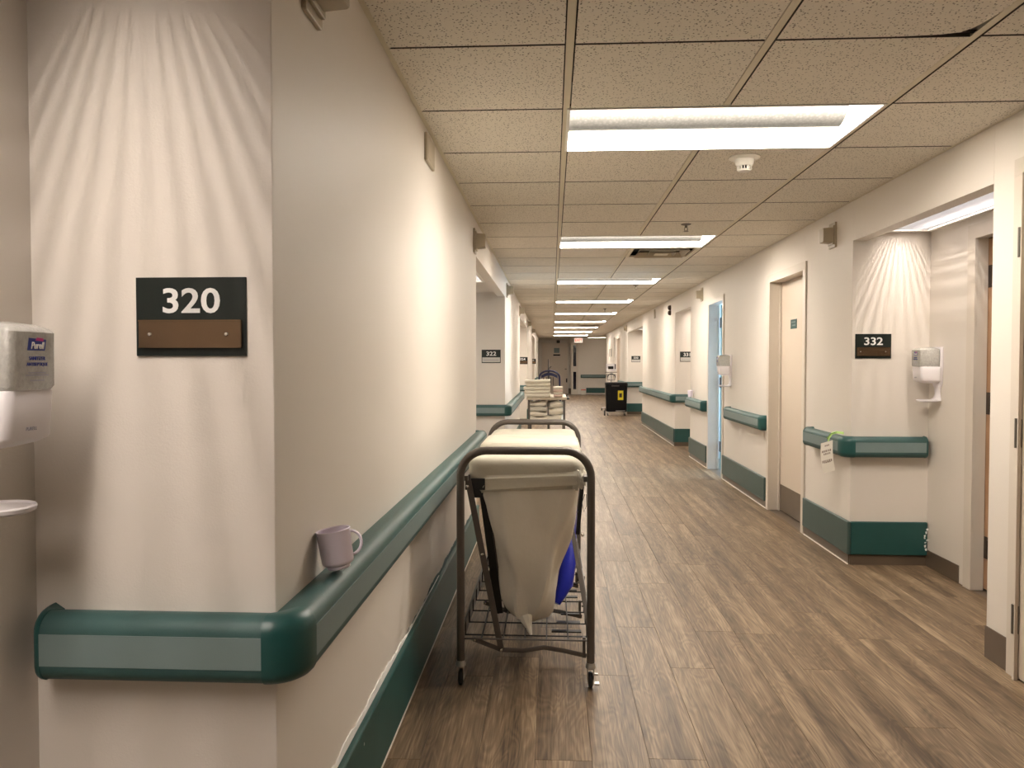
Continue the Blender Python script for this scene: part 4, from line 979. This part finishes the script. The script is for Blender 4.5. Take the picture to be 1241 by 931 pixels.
# ================================================================== MONITOR ON STAND
ms = empty('vital_signs_monitor', (1.545, 20.3, 0), label='white vital signs monitor on a wheeled pole stand behind the black bin', category='monitor stand')
MB().tube([(0, 0, 0.1), (0, 0, 1.02)], 0.016, 10).build('pole', 'steel', ms, smooth=True)
for k in range(5):
    a = 2 * PI * k / 5 + 0.3
    l = MB().tube([(0, 0, 0.10), (0.25 * math.cos(a), 0.25 * math.sin(a), 0.07)], 0.014, 8).build('base_leg', 'white_plastic', ms)
    MB().lathe([(0, -0.012), (0.035, -0.012), (0.035, 0.012), (0, 0.012)], n=14, M4=Matrix.Translation((0.25 * math.cos(a), 0.25 * math.sin(a), 0.035)) @ Matrix.Rotation(PI / 2, 4, 'Y')).build('wheel', 'rubber', l)
MB().box(-0.13, 0.13, -0.06, 0.06, 1.04, 1.23).build('monitor_case', 'white_plastic', ms, bevel=0.012)
MB().box(-0.085, 0.055, -0.063, -0.060, 1.09, 1.165).build('screen', 'screen_dark', ms)
MB().box(-0.15, 0.15, -0.09, 0.09, 1.00, 1.015).build('tray', 'cart_paint', ms)
MB().box(0.09, 0.11, -0.075, -0.06, 1.09, 1.22).build('cuff_holder', 'cart_black', ms)
b = MB()
for z, r in ((0.80, 0.10), (0.95, 0.12)): b.tube([(r * math.cos(2 * PI * k / 20), r * math.sin(2 * PI * k / 20), z) for k in range(20)], 0.006, 6, closed=True)
for k in range(12): a = 2 * PI * k / 12; b.tube([(0.10 * math.cos(a), 0.10 * math.sin(a), 0.80), (0.12 * math.cos(a), 0.12 * math.sin(a), 0.95)], 0.003, 5)
b.build('wire_basket', 'cart_black', ms)
MB().tube([(0.10 * math.cos(PI * k / 12), -0.11, 0.87 + 0.10 * math.sin(PI * k / 12)) for k in range(13)], 0.010, 8).build('coiled_hose', 'cart_black', ms, smooth=True)

# ================================================================== FAR END
d6 = door(6, 0, 0, 1, 2.0, 1, leaf='open') if False else None
fd = empty('door_6', (0.10, 31.49, 0), kind='structure')
MB().box(-0.55, -0.50, -0.03, 0, 0, 2.10).box(0.52, 0.57, -0.03, 0, 0, 2.10).box(-0.55, 0.57, -0.03, 0, 2.05, 2.10).build('door_frame', 'frame_paint', fd)
lf = MB().box(-0.50, 0.52, -0.025, -0.005, 0.005, 2.05).build('door_leaf', 'door_laminate', fd)
MB().box(-0.02, 0.20, -0.033, -0.025, 1.66, 1.86).build('door_window', 'insert_green', lf)
MB().box(-0.05, 0.23, -0.034, -0.025, 1.545, 1.60).build('name_strip', 'bin_black', lf)
MB().box(0.42, 0.49, -0.07, -0.025, 0.98, 1.02).build('lever_handle', 'hinge_metal', lf)
MB().box(0.47, 0.52, -0.04, -0.025, 0.46, 0.62).build('hinge', 'bin_black', lf)
cl = empty('door_closer', (0.25, 31.45, 2.12), label='small black box above the far left door', category='door closer')
MB().box(-0.06, 0.06, -0.06, 0.02, -0.06, 0.05).build('case', 'bin_black', cl, bevel=0.005)
MB().box(-0.02, 0.02, -0.075, -0.06, -0.02, 0.02).build('spindle', 'hinge_metal', cl)
# sidelight door post with dark glass
sl = empty('window_2', (0.90, 30.74, 0), kind='structure')
f = MB().box(-0.14, -0.06, -0.04, 0.04, 0, 2.02).box(0.06, 0.14, -0.04, 0.04, 0, 2.02)
for z0, z1 in ((0, 0.20), (0.90, 1.12), (1.96, 2.02)): f.box(-0.06, 0.06, -0.04, 0.04, z0, z1)
f.build('window_frame', 'frame_paint', sl, bevel=0.003)
for z0, z1 in ((0.20, 0.90), (1.12, 1.96)): MB().box(-0.06, 0.06, -0.01, 0.01, z0, z1).build('pane', 'dark_glass', sl)
wall('wall_far', 0.76, 1.04, 30.72, 30.80, 2.03, 2.38)
wall('wall_far', 1.045, 1.10, 30.92, 31.6)
ex = empty('exit_sign', (1.02, 29.9, 2.12), label='lit EXIT sign with red letters under the ceiling at the far end', category='exit sign')
MB().box(-0.17, 0.17, -0.025, 0.025, -0.10, 0.10).build('case', 'white_plastic', ex, bevel=0.005)
MB().box(-0.155, 0.155, -0.030, -0.025, -0.085, 0.085).build('lit_face', 'exit_glow', ex)
text('EXIT', 0.16, wallM(0, -0.0305, 0, 0, -1), 'exit_red', ex, bold=0.004, xscale=0.85)
MB().box(-0.05, 0.05, -0.03, 0.03, 0.10, ZC - 2.12).build('canopy', 'white_plastic', ex)
bx_ = empty('small_box', (1.24, 30.6, 0), label='small white box with red lid on the floor by the far wall', category='box')
MB().box(-0.085, 0.085, -0.1, 0.1, 0, 0.17).build('carton', 'paper', bx_, bevel=0.004)
MB().box(-0.09, 0.09, -0.105, 0.105, 0.17, 0.20).build('lid', 'label_red', bx_, bevel=0.003)
nb = empty('notice_board', (XR - 0.002, 24.4, 1.45), label='pale notice board with papers on the far right wall', category='notice board')
MB().box(-0.02, 0, -1.5, 1.4, -0.55, 0.55).build('board', 'corner_white', nb, bevel=0.003)
for y, z in ((-0.9, 0.1), (-0.2, 0.15), (0.5, -0.2), (0.9, 0.2)): MB().box(-0.022, -0.02, y - 0.12, y + 0.12, z - 0.16, z + 0.16).build('pinned_paper', 'paper', nb)
for y, z in ((-0.55, 0.12), (0.15, 0.12)): MB().box(-0.03, -0.02, y - 0.10, y + 0.10, z - 0.12, z + 0.12).build('dark_holder', 'cart_paint', nb)
